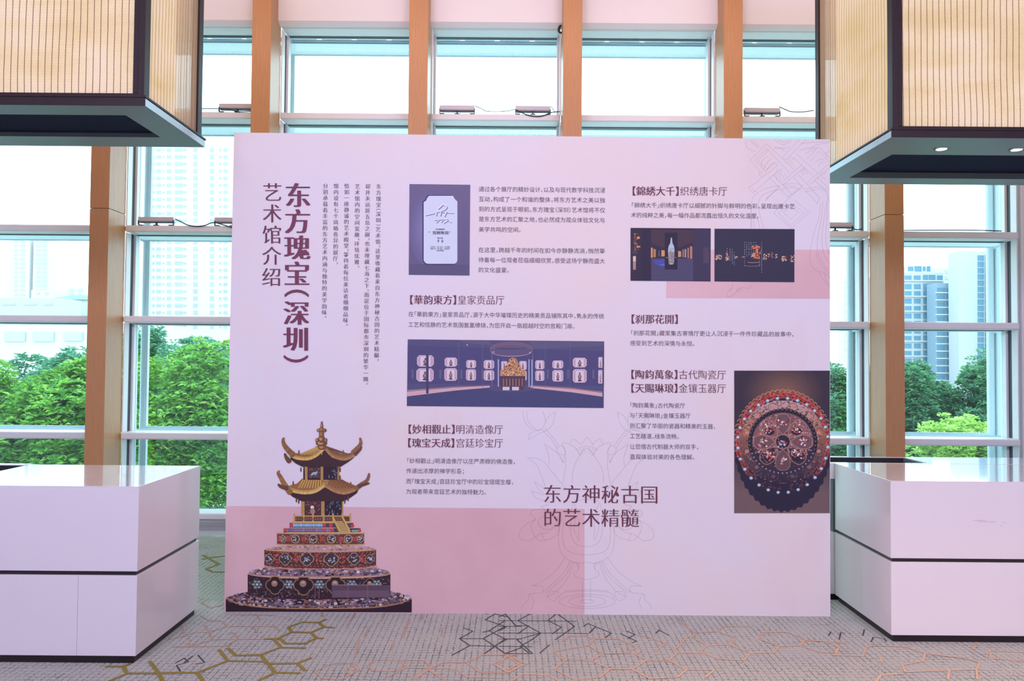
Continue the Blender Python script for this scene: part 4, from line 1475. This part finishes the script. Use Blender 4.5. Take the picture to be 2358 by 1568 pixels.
def para(label, lines):
    t = Text()
    for L in lines: t.hline(*L, 13.0)
    t.build('paragraph', M['ink_grey'], label)


para('two lines of text above the wide hall photo', [('在「華韵东方」皇家贡品厅，源于大中华璀璨历史的精美贡品铺陈其中，隽永的传统'.replace('东方」', '東方」'), 940, 723, 1391.5, 728), ('工艺和恬静的艺术氛围氤氲缭绕，为您开启一扇超越时空的宫殿门扉。', 939.5, 747, 1323, 751)])
para('four lines of text under the hall photo headings', [('「妙相觀止」明清造像厅以庄严肃穆的佛造像，', 936, 1060.5, 1186, 1063), ('传递出浓厚的禅学形意；', 935, 1084, 1068.5, 1085), ('而「瑰宝天成」宫廷珍宝厅中的珍宝熠熠生辉，', 935, 1108, 1182, 1110), ('为观者带来宫廷艺术的独特魅力。', 934.5, 1131.5, 1119, 1133)])
para('two lines of text above the two dark photos', [('「錦綉大千」织绣唐卡厅以细腻的针脚与鲜明的色彩，呈现出唐卡艺', 1453.5, 472, 1831, 475), ('术的纯粹之美，每一幅作品都流露出恒久的文化温度。', 1452.5, 495, 1747, 497)])
para('two lines of text at mid right', [('「刹那花開」藏家集古寄情厅更让人沉浸于一件件珍藏品的故事中，', 1451.5, 766.5, 1828, 769.5), ('感受到艺术的深情与永恒。', 1450.5, 790, 1599, 791)])
para('six lines of text beside the medallion photo', [('「陶鈞萬象」古代陶瓷厅', 1450, 933, 1578, 934), ('与「天賜琳琅」金镶玉器厅', 1450, 956.5, 1590.5, 957.5), ('则汇聚了华丽的瓷器和精美的玉器，', 1450, 980, 1647, 982), ('工艺精湛，线条流畅，', 1450, 1004, 1563, 1005), ('让您借古代制器大师的双手，', 1450, 1028, 1608, 1029), ('直观体验对美的各色理解。', 1450, 1051.5, 1599, 1052.5)])
t = Text()
t.hline('东方神秘古国', 1250, 1137, 1517.5, 1139, 45.5, -0.012, (-0.016, 0.0, 0.016))
t.hline('的艺术精髓', 1250, 1191.5, 1472.5, 1193, 45.5, -0.012, (-0.016, 0.0, 0.016))
t.build('title', M['ink_plum2'], 'two line plum slogan over the lotus')
t = Text()
for s_, x0, y0, x1, y1, sz in (('“我辦無我”', 991, 535.7, 1037, 536, 8.5), ('李 森', 1007, 555, 1021, 555, 7.5), ('壹生獨辦無我', 1003.5, 528, 1024, 528, 3.6), ('壹生作者', 1007, 548, 1020, 548, 3.6)):
    t.hline(s_, x0, y0, x1, y1, sz, 0.0, MED)
for k, s_ in enumerate(('凡所有心 第二本日 亦以相眼', '諸佛子住 無十福主 诸我皆所', '見者得無量')):
    t.hline(s_, 991 if k < 2 else 1005, 568.5 + 4.2 * k, 1036 if k < 2 else 1022, 568.8 + 4.2 * k, 3.8, 0.01)
t.build('paragraph', M['cable'], 'tiny dark lines printed on the plaque photo')
bpy.data.objects.remove(fob)

# ================================================================ COUNTERS
ZT = 0.905
ZG1, ZG0 = 0.470, 0.449        # dark groove
ZB = 0.040


def counter(name, label, x0, x1, y0, y1, front_seams, side, side_seam):
    r = empty(name, (x0 if side < 0 else x0, y0, 0))
    tag(r, label, 'counter', 'white island counters')
    w_, d_ = x1 - x0, y1 - y0
    box('upper_cabinet', (0, w_, 0, d_, ZG1, ZT - 0.004), M['white_lacquer'], r, 0.002)
    box('worktop', (0, w_, 0, d_, ZT - 0.004, ZT), M['top_lacquer'], r, 0.0015)
    box('shadow_gap', (0.012, w_ - 0.012, 0.012, d_ - 0.012, ZG0, ZG1), M['dark'], r)
    # lower doors, separated by fine seams
    xs = [0.0] + front_seams + [w_]
    for a, b in zip(xs[:-1], xs[1:]):
        box('lower_panel', (a + (0.0006 if a > 0 else 0), b - (0.0006 if b < w_ else 0), 0, 0.35, ZB, ZG0), M['white_lacquer'], r, 0.0015)
    if side_seam:
        box('lower_panel', (0.0, w_, 0.3502, d_, ZB, ZG0), M['white_lacquer'], r, 0.0015)
    else:
        box('lower_panel', (0.0, w_, 0.3502, d_, ZB, ZG0), M['white_lacquer'], r)
    box('plinth', (0.015, w_ - 0.015, 0.012, d_ - 0.012, 0.0, ZB), M['dark'], r, 0.002)
    return r


# left counter
yl0, yl1 = 3.87, 4.63
xl1 = onz(327, 1118, ZT).x
xl0 = -2.97
cl = counter('island_counter', 'white island counter at left under the left lantern, with a dark groove round it', xl0, xl1, yl0, yl1, [onz(183, 1505, ZB).x - xl0], 1, True)
# the tray unit joining it on its left
tl = empty('tray_counter', (xl0 - 0.01, yl0, 0))
tag(tl, 'white counter with a black tray, at the far left edge beside the left counter', 'counter', 'tray counters beside the islands')
box('lower_cabinet', (-1.2, 0, 0, 0.80, ZB, 0.80), M['white_lacquer'], tl)
box('plinth', (-1.19, -0.01, 0.012, 0.79, 0, ZB), M['dark'], tl)
m = MB()
m.box(-1.2, 0, 0.75, 0.80, 0.80, ZT)
m.box(-1.2, 0, 0.0, 0.50, 0.80, ZT)
m.build('tray_rim', M['top_lacquer'], tl)
box('tray_lining', (-1.2, 0, 0.745, 0.7495, 0.8005, ZT - 0.006), M['black'], tl)
box('tray_floor', (-1.2, 0, 0.50, 0.745, 0.8005, 0.806), M['black'], tl)

# right counter
yr0, yr1 = 4.25, 4.98
xr0 = onz(2053, 1108, ZT).x
cr_ = counter('island_counter', 'white island counter at right under the right lantern, scuffed on its upper front', xr0, xr0 + 1.7, yr0, yr1, [onz(2357, 1450, ZB).x - xr0 - 0.002], -1, False)
for px, py, w_ in ((2240, 1196, 30), (2252, 1199, 40), (2308, 1201, 8), (2304, 1208, 5), (2228, 1208, 3)):
    a = at(px, py, yr0 - 0.0006)
    b = at(px + w_, py + 3, yr0 - 0.0006)
    o = box('scuff_mark', (a.x - xr0, b.x - xr0, -0.0006, -0.0002, b.z, b.z + 0.0035), M['flood'], cr_)
nt = onz(2350, 1084, ZT)
m = MB()
m.poly([(nt.x - xr0, nt.y - yr0, ZT + 0.0006), (nt.x - xr0 + 0.9, nt.y - yr0 - 0.02, ZT + 0.0006), (nt.x - xr0 + 0.9, nt.y - yr0 - 0.10, ZT + 0.0006)])  # flat dark patch painted in place of a hollow notch
m.build('dark_notch_patch', M['dark'], cr_)

# tray unit behind the right counter
tr_ = empty('tray_counter', (xr0 - 0.03, yr1 + 0.012, 0))
tag(tr_, 'white counter with a sunken black tray between the right counter and the windows', 'counter', 'tray counters beside the islands')
dd = 5.34 - yr1 - 0.012
xe = onz(2098, 1057, ZT).x - xr0 + 0.03
box('lower_cabinet', (0, 1.73, 0, dd, ZB, ZG0), M['white_lacquer'], tr_, 0.002)
box('plinth', (0.01, 1.72, 0.01, dd - 0.01, 0, ZB), M['dark'], tr_)
box('upper_cabinet', (0.02, 1.73, 0, dd, ZG0, 0.80), M['grey_panel'], tr_)
m = MB()
m.box(0.0, xe + 0.0, 0.0, 0.03, 0.80, ZT)
m.box(0.0, xe + 0.0, dd - 0.025, dd, 0.80, ZT)
m.box(0.0, 0.02, 0.03, dd - 0.025, 0.80, ZT)
m.box(xe, 1.73, 0.0, dd, 0.80, ZT)
m.build('tray_rim', M['top_lacquer'], tr_)
box('tray_lining', (0.021, xe - 0.001, dd - 0.032, dd - 0.0255, 0.81, ZT - 0.004), M['black'], tr_)
box('tray_side', (xe - 0.012, xe - 0.001, 0.031, dd - 0.033, 0.81, ZT - 0.004), M['grey_panel'], tr_)
box('tray_floor', (0.021, xe - 0.001, 0.031, dd - 0.033, 0.80, 0.808), M['black'], tr_)

# ================================================================ HANGING LANTERNS
ZS0, ZS1 = 2.880, 2.935
ZTOP = 4.75


def lantern(label, xc, sgn, width, yf, yb, side_core_frac, lights):
    """xc = inner vertical corner, sgn = +1 lantern extends to the right (+x)"""
    r = empty('hanging_lantern', (xc + sgn * width / 2, (yf + yb) / 2, ZS0))
    tag(r, label, 'lantern', 'box lanterns hanging over the counters')
    hw, hd = width / 2, (yb - yf) / 2
    H_ = ZTOP - ZS0
    z1 = ZS1 - ZS0
    # base slab: rim, underside border, recess
    ov = 0.012
    bf, bb, bw = (0.195, 0.17, 0.17) if lights else (0.14, 0.19, 0.165)
    m = MB()
    m.box(-hw - ov, hw + ov, -hd - ov, -hd + bf, 0.0, z1 - 0.012, 0)
    m.box(-hw - ov, hw + ov, hd - bb, hd + ov, 0.0, z1 - 0.012, 0)
    m.box(-hw - ov, -hw + bw, -hd + bf, hd - bb, 0.0, z1 - 0.012, 0)
    m.box(hw - bw, hw + ov, -hd + bf, hd - bb, 0.0, z1 - 0.012, 0)
    m.build('base_slab', M['slab'], r)
    m = MB()
    m.box(-hw - ov - 0.004, hw + ov + 0.004, -hd - ov - 0.004, -hd - ov, 0.001, z1 - 0.012)
    m.build('front_fascia', M['frame_dark'], r)
    for s in (-1, 1):
        m = MB()
        xo = s * (hw + ov)
        m.box(min(xo, xo + s * 0.004), max(xo, xo + s * 0.004), -hd - ov, hd + ov, 0.001, z1 - 0.016)
        m.build('side_fascia', M['slab_edge'], r)
    box('slab_lid', (-hw - ov - 0.008, hw + ov + 0.008, -hd - ov - 0.008, hd + ov + 0.008, z1 - 0.012, z1), M['frame_dark'], r, 0.002)
    if lights:
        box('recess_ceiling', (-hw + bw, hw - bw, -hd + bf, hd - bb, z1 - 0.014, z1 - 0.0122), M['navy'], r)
        mb = MB()
        mb.prism([(-hd + bf, 0.012), (-hd + bf, 0.006), (-hd + bf + 0.17, 0.006), (-hd + bf + 0.17, 0.012)], -hw + bw, hw - bw)
        pl = mb.build('downlight_plate', M['slab'], r)
        for px, py in lights:
            d = ray(px, py)
            pp = EYE + d * ((ZS0 + 0.004 - CH) / d.z)
            lx, ly = pp.x - r.location.x, pp.y - r.location.y
            e = bpy.data.objects.new('downlight', None)
            m = MB()
            m.tube([(lx, ly, 0.0055), (lx, ly, 0.001)], [0.045, 0.043], 28)
            ring = m.build('downlight', M['dark'], r, smooth=False)
            m = MB()
            m.tube([(lx, ly, 0.0009), (lx, ly, 0.0)], [0.031, 0.030], 24)
            m.build('lens', M['lens'], ring)
            bpy.data.objects.remove(e)
    else:
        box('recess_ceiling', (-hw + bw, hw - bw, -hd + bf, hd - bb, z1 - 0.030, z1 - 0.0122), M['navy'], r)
    # corner posts and frames
    pw = 0.034
    for sx in (-1, 1):
        for sy in (-1, 1):
            x, y = sx * (hw - pw), sy * (hd - 0.062)
            m = MB()
            m.box(min(x, x + sx * pw), max(x, x + sx * pw), min(y, y + sy * 0.062), max(y, y + sy * 0.062), z1, H_)
            m.build('corner_post', M['frame_dark'], r, 0.003)
    for sy in (-1, 1):
        y0_, y1_ = sorted((sy * (hd - 0.006), sy * (hd - 0.030)))
        m = MB()
        m.box(-hw + pw, hw - pw, y0_, y1_, z1, z1 + 0.018)
        m.box(-hw + pw, hw - pw, y0_, y1_, H_ - 0.03, H_)
        for sx in (-1, 1):
            a, b = sorted((sx * (hw - pw), sx * (hw - pw - 0.028)))
            m.box(a, b, y0_, y1_, z1 + 0.018, H_ - 0.03)
        m.build('screen_frame', M['frame_dark'], r, 0.002)
        y = sy * (hd - 0.018)
        box('woven_screen', (-hw + pw + 0.026, hw - pw - 0.026, y - 0.0015, y + 0.0015, z1 + 0.016, H_ - 0.03), M['weave_x'], r)
    for sx in (-1, 1):
        x = sx * (hw - 0.012)
        box('woven_screen', (x - 0.0015, x + 0.0015, -hd + 0.062, hd - 0.062, z1 + 0.002, H_ - 0.03), M['weave_y'], r)
    # luminous core
    yc1 = -hd + side_core_frac * 2 * hd
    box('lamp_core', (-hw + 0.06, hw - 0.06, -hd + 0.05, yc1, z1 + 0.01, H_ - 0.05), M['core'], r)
    box('lantern_roof', (-hw, hw, -hd, hd, H_, H_ + 0.03), M['frame_dark'], r)
    for sx in (-0.6, 0.6):
        m = MB()
        m.tube([(sx * hw, 0, H_ + 0.03), (sx * hw, 0, CEIL - ZS0)], 0.012, 10)
        m.build('hanger_rod', M['frame_dark'], r, smooth=True)
    return r


xlc = at(331, 216, 3.87).x
lantern('large woven box lantern with dark frame hanging at the top left', xlc, -1, 1.9, 3.87, 4.60, 0.66, None)
xrc = at(2056, 300, 4.31).x
lantern('large woven box lantern at the top right with two lit downlights underneath', xrc, 1, 2.1, 4.31, 5.42, 0.80, [(2168, 342.5), (2341, 344)])

# ================================================================ FLOODLIGHTS, CABLES, HOOK
YFL = 7.115


def flood(label, x0, x1, zr):
    r = empty('linear_floodlight', ((x0 + x1) / 2, YFL, zr))
    tag(r, label, 'floodlight', 'bar floodlights on the window rails')
    h = (x1 - x0) / 2
    m = MB()
    m.prism([(-0.030, 0.046), (-0.034, 0.080), (0.030, 0.087), (0.034, 0.036), (-0.022, 0.034)], -h, h)
    m.build('housing', M['flood'], r, 0.002)
    box('lens_strip', (-h + 0.006, h - 0.006, -0.028, 0.02, 0.028, 0.035), M['gasket'], r)
    for s in (-1, 1):
        m = MB()
        m.box(s * h - 0.004, s * h + 0.004, -0.030, -0.012, 0.006, 0.055)
        a, b = sorted((s * h, s * h - s * 0.045))
        m.box(a, b, -0.03, 0.01, 0.0, 0.007)
        m.build('end_bracket', M['cable'], r)
    m = MB()
    m.box(-0.006, 0.006, -0.02, 0.0, 0.007, 0.036)
    m.box(-0.024, 0.024, -0.03, 0.01, 0.0, 0.007)
    m.build('middle_bracket', M['cable'], r)
    return r


zU, zM = rail_z[4][1], rail_z[3][1]


def fl_px(label, xa, xb, y, zr):
    flood(label, at(xa, y, YFL).x, at(xb, y, YFL).x, zr)


fl_px('grey bar floodlight on the upper rail, between the left lantern and the second column', 507, 590, 245, zU)
fl_px('grey bar floodlight on the upper rail, left one of the pair above the display centre', 1013, 1093, 250, zU)
fl_px('grey bar floodlight on the upper rail, right one of the pair, with a drooping cable', 1187, 1267, 250, zU)
fl_px('grey bar floodlight on the upper rail, just right of the fifth column', 1713, 1794, 250, zU)
fl_px('grey bar floodlight on the middle rail, at the left beside the tall apartment tower view', 322, 402, 510, zM)
fl_px('grey bar floodlight on the middle rail, half hidden by the left edge of the display', 497, 577, 512, zM)
fl_px('grey bar floodlight on the middle rail, half hidden by the right edge of the display', 1884, 1960, 520, zM)


def cable(label, pts, Y, r=0.005, mat='cable'):
    P = smooth_line([tuple(at(x, y, Y)) for x, y in pts], 6)
    m = MB()
    m.tube(P, r, 8)
    o = m.build('cable', M[mat], None, smooth=True)
    tag(o, label, 'cable', 'cables of the window floodlights')


cable('thin black cable linking the pair of floodlights above the display', [(1094, 244), (1108, 250), (1120, 256), (1143, 257), (1165, 256), (1186, 252)], 7.10, 0.0035)
cable('black cable drooping over the upper rail under the right of the pair of floodlights', [(1189, 253), (1205, 261), (1222, 266.5), (1240, 268), (1255, 265), (1268, 259.5), (1286, 257)], 7.072)
cable('short thin black cable from the floodlight beside the fourth column', [(1267, 245), (1273, 250), (1278, 257), (1290, 257)], 7.09, 0.0035)
cable('thin black cable right of the floodlight next to the fifth column', [(1794, 246), (1808, 252), (1822, 257), (1850, 257.5), (1874, 254)], 7.10)
cable('black cable looping between the two floodlights on the left middle rail', [(404, 505), (418, 511), (432, 518), (452, 521), (472, 519), (484, 514), (497, 512)], 7.072)
cable('black cable running down behind the left edge of the display', [(499, 513), (515, 518), (537, 524.5)], 7.07)
cable('short black cable on the middle rail, left of the far right column', [(1961, 517), (1966, 526), (1974, 529), (1985, 527)], 7.10)
cable('long black cable lying on the middle rail, right of the far right column', [(2081, 530.5), (2150, 530), (2240, 530), (2306, 532)], 7.075)
cable('thin black cable beside the floodlight near the left lantern', [(462, 250), (500, 250), (520, 251), (550, 257), (580, 256)], 7.075, 0.004)
P = smooth_line([tuple(at(x, y, 7.03)) for x, y in [(1295, 57), (1291, 58), (1287, 66), (1287, 72), (1291, 75), (1296, 74)]], 6)
m = MB()
m.tube(P, 0.011, 8)
tag(m.build('hook', M['cable'], None, smooth=True), 'small black hook hanging under the soffit left of the fourth column', 'hook')
m = MB()
m.tube([at(1630, 320, 6.95), at(1664, 307, 6.95)], 0.004, 8)
tag(m.build('tie_wire', M['white_cable'], None, smooth=True), 'short white wire slanting up beside the fifth column, over the display edge', 'wire')

# ================================================================ OUTDOORS
g = box('ground', (-600, 600, 9.0, 700, -6.3, -6.0), M['ground'])
tag(g, kind='structure')


def tree(name, label, group, x, y, zc, rx, ry, rz, ntuft, mat, leaf=0.16, lw=0.45, spread=1.0, seed=1, per=10, flower=None, nfl=0, droop=0.25, fsz=0.3):
    rn = random.Random(seed)
    r = empty(name, (x, y, -6.0))
    tag(r, label, 'tree' if 'shrub' not in name else 'shrub', group)
    V, Fc = [], []
    zc_l = zc + 6.0
    lumps = []
    for _ in range(24):
        while True:
            a = Vector((rn.uniform(-1, 1), rn.uniform(-1, 1), rn.uniform(-0.8, 1)))
            if a.length < 1: break
        lumps.append((Vector((a.x * rx * 0.76, a.y * ry * 0.76, zc_l + a.z * rz * 0.76)), rn.uniform(0.2, 0.42)))

    def leafq(base, d, L, wd):
        up = Vector((rn.uniform(-0.4, 0.4), rn.uniform(-0.4, 0.4), 1))
        s = d.cross(up)
        if s.length < 1e-3: s = Vector((1, 0, 0))
        s.normalize()
        n = s.cross(d).normalized()
        b = len(V)
        mid = base + d * L * 0.5 + n * L * 0.05
        tip = base + d * L - Vector((0, 0, L * droop))
        V.extend([tuple(base), tuple(mid + s * wd * 0.5), tuple(tip), tuple(mid - s * wd * 0.5)])
        Fc.append((b, b + 1, b + 2, b + 3))

    tips = []
    for _ in range(ntuft):
        c, k = rn.choice(lumps)
        d = Vector((rn.gauss(0, 1), rn.gauss(0, 1), rn.gauss(0.25, 1))).normalized()
        rr = k * (rn.random() ** 0.35)
        p_ = c + Vector((d.x * rx * rr, d.y * ry * rr, d.z * rz * rr))
        out = (d + Vector((0, 0, 0.55))).normalized()
        tips.append((p_, out))
        for q in range(per):
            a = 2 * math.pi * (q + rn.random()) / per
            side = Vector((math.cos(a), math.sin(a), rn.uniform(-0.45, 0.75)))
            dd_ = (out * 0.5 + side * spread).normalized()
            o_ = dd_ * leaf * rn.uniform(0.0, 0.5)
            leafq(p_ + o_, dd_, leaf * rn.uniform(0.7, 1.25), leaf * lw)
    me = bpy.data.meshes.new('crown')
    me.from_pydata(V, [], Fc)
    me.materials.append(mat)
    o = bpy.data.objects.new('crown', me)
    COL.objects.link(o)
    o.parent = r
    m = MB()
    m.tube([(0, 0, 0), (0.1, 0.05, (zc_l - rz) * 0.6), (0.0, 0.0, zc_l - rz * 0.5)], [rx * 0.10, rx * 0.08, rx * 0.06], 10)
    m.build('trunk', M['bark'], r, smooth=True)
    m = MB()
    for c, k in lumps[:10]:
        a = Vector((0, 0, zc_l - rz * 0.8))
        m.tube([a, (a + c) * 0.5 + Vector((0, 0, -rz * 0.1)), c], [rx * 0.045, rx * 0.03, rx * 0.012], 6)
    m.build('branches', M['bark'], r, smooth=True)
    if flower:
        V, Fc = [], []
        up_t = sorted(tips, key=lambda t_: -t_[0].z)[:max(nfl * 4, 1)]
        for p_, out in rn.sample(up_t, min(nfl, len(up_t))):
            for q in range(14):
                d = Vector((rn.gauss(0, 1), rn.gauss(0, 1), rn.gauss(0.4, 0.8))).normalized()
                leafq(p_ + out * leaf * 0.5, d, leaf * fsz, leaf * fsz * 0.7)
        me = bpy.data.meshes.new('blossoms')
        me.from_pydata(V, [], Fc)
        me.materials.append(flower)
        o = bpy.data.objects.new('blossoms', me)
        COL.objects.link(o)
        o.parent = r
    return r


def wx(px, Y): return at(px, 900, Y).x


FT = 'flame trees outside the left windows'
tree('flame_tree', 'bright green flame tree with an orange-red blossom, outside the far left window', FT, wx(95, 13), 13, 0.12, 1.7, 1.5, 2.0, 3380, M['leaf_flame'], 0.125, 0.42, seed=4, flower=M['petal_red'], nfl=2)
tree('flame_tree', 'bright green flame tree outside, right behind the far left oak column', FT, wx(225, 14), 14, 0.05, 1.5, 1.5, 2.0, 2600, M['leaf_flame'], 0.125, 0.42, seed=8, flower=M['petal_red'], nfl=2)
tree('flame_tree', 'bright green flame tree outside, seen just left of the display', FT, wx(440, 13.5), 13.5, 0.0, 1.7, 1.5, 1.95, 3380, M['leaf_flame'], 0.125, 0.42, seed=15, flower=M['petal_red'], nfl=2)
FB = 'darker trees further off outside the left windows'
tree('street_tree', 'bluish green tree further off behind the flame tree at far left', FB, wx(130, 26), 26, 0.6, 2.6, 2.0, 1.9, 1300, M['leaf_far'], 0.20, 0.5, seed=21)
tree('street_tree', 'bluish green tree further off, seen past the far left column', FB, wx(320, 28), 28, 0.8, 2.4, 2.0, 2.2, 1300, M['leaf_far'], 0.20, 0.5, seed=22)
tree('street_tree', 'bluish green tree further off, topmost beside the left edge of the display', FB, wx(460, 27), 27, 0.6, 2.2, 2.0, 2.1, 1560, M['leaf_far'], 0.20, 0.5, seed=23)
tree('street_tree', 'bluish green tree further off, partly hidden by the left edge of the display', FB, wx(590, 27), 27, 0.6, 2.2, 2.0, 2.1, 1300, M['leaf_far'], 0.20, 0.5, seed=24)
FR = 'tall trees outside the right windows'
tree('ficus_tree', 'tall dark green tree outside, just right of the display', FR, wx(1940, 25), 25, -0.6, 1.7, 1.8, 2.6, 3740, M['leaf_dark'], 0.15, 0.5, seed=31)
tree('ficus_tree', 'tall dark green tree outside, seen just right of the far right column', FR, wx(2090, 26), 26, -0.6, 1.9, 1.8, 2.5, 4180, M['leaf_dark'], 0.15, 0.5, seed=32)
tree('ficus_tree', 'tall green tree outside, highest one at the right below the glass tower', FR, wx(2245, 25), 25, -0.5, 1.7, 1.8, 2.6, 4400, M['leaf_dark'], 0.15, 0.5, seed=33)
tree('ficus_tree', 'tall green tree outside, cut by the right edge of the picture', FR, wx(2370, 26), 26, -0.5, 1.6, 1.8, 2.6, 3300, M['leaf_dark'], 0.15, 0.5, seed=34)
tree('pink_flowering_tree', 'tree with pink blossom outside, low at the right edge', None, wx(2345, 19), 19, -0.9, 0.7, 0.7, 1.2, 260, M['leaf_dark'], 0.17, 0.5, seed=41, flower=M['petal_pink'], nfl=45, fsz=0.55)
FS = 'lime green shrubs close outside the right windows'
tree('lime_shrub', 'lime green shrub outside, just right of the far right column, lower one', FS, wx(2170, 13.5), 13.5, -0.2, 0.8, 0.8, 1.0, 1152, M['leaf_lime'], 0.075, 0.55, seed=51)
tree('lime_shrub', 'lime green shrub outside, middle of the right window', FS, wx(2255, 13), 13, -0.25, 0.75, 0.8, 1.0, 1152, M['leaf_lime'], 0.075, 0.55, seed=52)
tree('lime_shrub', 'lime green shrub outside, behind the round post at the right', FS, wx(2335, 13.5), 13.5, -0.25, 0.75, 0.8, 1.0, 1152, M['leaf_lime'], 0.075, 0.55, seed=53)
tree('lime_shrub', 'lime green shrub outside, low behind the right tray counter', FS, wx(2100, 13), 13, -1.25, 0.8, 0.8, 0.9, 864, M['leaf_lime'], 0.075, 0.55, seed=54)


def building(name, label, Y, x0, x1, ytop, mat, rows, cols, wmat, depth=6.0, group=None, bottom=-6.0, roof=None, ledges=0, ledge_mat=None, row_y=None):
    """cols: list of (px centre, px width, px height); rows: list of py"""
    a = at(x0, ytop, Y)
    b = at(x1, ytop, Y)
    r = empty(name, ((a.x + b.x) / 2, Y, bottom))
    tag(r, label, 'building', group)
    hw = (b.x - a.x) / 2
    top = (a.z + b.z) / 2 - bottom
    box('wall', (-hw, hw, 0, depth, 0, top), mat, r)
    s = Y / F
    n = 0
    me = None
    rest = MB()
    for ry in rows:
        for (pc, pw, ph) in cols:
            c = at(pc, ry, Y)
            lx, lz = c.x - r.location.x, c.z - bottom
            w_, h_ = pw * s / 2, ph * s / 2
            if n < 100:
                if me is None or True:
                    mb = MB()
                    mb.box(-w_, w_, -0.15, 0.1, -h_, h_)
                    o = mb.build('window', wmat, r)
                    o.location = (lx, 0, lz)
            else:
                rest.box(lx - w_, lx + w_, -0.15, 0.1, lz - h_, lz + h_)
            n += 1
    if rest.v:
        tag(rest.build('window', wmat, r), kind='stuff')
    if ledges:
        for ry in rows[::ledges]:
            c = at(x0, ry + 6, Y)
            box('ledge', (-hw - 0.2, hw + 0.2, -0.6, 0.0, c.z - bottom - 0.2, c.z - bottom + 0.2), ledge_mat or mat, r)
    return r


# left: tall pale tower just left of the display, hazy pair further left, low roofs
rows = [345 + 16.3 * k for k in range(26)]
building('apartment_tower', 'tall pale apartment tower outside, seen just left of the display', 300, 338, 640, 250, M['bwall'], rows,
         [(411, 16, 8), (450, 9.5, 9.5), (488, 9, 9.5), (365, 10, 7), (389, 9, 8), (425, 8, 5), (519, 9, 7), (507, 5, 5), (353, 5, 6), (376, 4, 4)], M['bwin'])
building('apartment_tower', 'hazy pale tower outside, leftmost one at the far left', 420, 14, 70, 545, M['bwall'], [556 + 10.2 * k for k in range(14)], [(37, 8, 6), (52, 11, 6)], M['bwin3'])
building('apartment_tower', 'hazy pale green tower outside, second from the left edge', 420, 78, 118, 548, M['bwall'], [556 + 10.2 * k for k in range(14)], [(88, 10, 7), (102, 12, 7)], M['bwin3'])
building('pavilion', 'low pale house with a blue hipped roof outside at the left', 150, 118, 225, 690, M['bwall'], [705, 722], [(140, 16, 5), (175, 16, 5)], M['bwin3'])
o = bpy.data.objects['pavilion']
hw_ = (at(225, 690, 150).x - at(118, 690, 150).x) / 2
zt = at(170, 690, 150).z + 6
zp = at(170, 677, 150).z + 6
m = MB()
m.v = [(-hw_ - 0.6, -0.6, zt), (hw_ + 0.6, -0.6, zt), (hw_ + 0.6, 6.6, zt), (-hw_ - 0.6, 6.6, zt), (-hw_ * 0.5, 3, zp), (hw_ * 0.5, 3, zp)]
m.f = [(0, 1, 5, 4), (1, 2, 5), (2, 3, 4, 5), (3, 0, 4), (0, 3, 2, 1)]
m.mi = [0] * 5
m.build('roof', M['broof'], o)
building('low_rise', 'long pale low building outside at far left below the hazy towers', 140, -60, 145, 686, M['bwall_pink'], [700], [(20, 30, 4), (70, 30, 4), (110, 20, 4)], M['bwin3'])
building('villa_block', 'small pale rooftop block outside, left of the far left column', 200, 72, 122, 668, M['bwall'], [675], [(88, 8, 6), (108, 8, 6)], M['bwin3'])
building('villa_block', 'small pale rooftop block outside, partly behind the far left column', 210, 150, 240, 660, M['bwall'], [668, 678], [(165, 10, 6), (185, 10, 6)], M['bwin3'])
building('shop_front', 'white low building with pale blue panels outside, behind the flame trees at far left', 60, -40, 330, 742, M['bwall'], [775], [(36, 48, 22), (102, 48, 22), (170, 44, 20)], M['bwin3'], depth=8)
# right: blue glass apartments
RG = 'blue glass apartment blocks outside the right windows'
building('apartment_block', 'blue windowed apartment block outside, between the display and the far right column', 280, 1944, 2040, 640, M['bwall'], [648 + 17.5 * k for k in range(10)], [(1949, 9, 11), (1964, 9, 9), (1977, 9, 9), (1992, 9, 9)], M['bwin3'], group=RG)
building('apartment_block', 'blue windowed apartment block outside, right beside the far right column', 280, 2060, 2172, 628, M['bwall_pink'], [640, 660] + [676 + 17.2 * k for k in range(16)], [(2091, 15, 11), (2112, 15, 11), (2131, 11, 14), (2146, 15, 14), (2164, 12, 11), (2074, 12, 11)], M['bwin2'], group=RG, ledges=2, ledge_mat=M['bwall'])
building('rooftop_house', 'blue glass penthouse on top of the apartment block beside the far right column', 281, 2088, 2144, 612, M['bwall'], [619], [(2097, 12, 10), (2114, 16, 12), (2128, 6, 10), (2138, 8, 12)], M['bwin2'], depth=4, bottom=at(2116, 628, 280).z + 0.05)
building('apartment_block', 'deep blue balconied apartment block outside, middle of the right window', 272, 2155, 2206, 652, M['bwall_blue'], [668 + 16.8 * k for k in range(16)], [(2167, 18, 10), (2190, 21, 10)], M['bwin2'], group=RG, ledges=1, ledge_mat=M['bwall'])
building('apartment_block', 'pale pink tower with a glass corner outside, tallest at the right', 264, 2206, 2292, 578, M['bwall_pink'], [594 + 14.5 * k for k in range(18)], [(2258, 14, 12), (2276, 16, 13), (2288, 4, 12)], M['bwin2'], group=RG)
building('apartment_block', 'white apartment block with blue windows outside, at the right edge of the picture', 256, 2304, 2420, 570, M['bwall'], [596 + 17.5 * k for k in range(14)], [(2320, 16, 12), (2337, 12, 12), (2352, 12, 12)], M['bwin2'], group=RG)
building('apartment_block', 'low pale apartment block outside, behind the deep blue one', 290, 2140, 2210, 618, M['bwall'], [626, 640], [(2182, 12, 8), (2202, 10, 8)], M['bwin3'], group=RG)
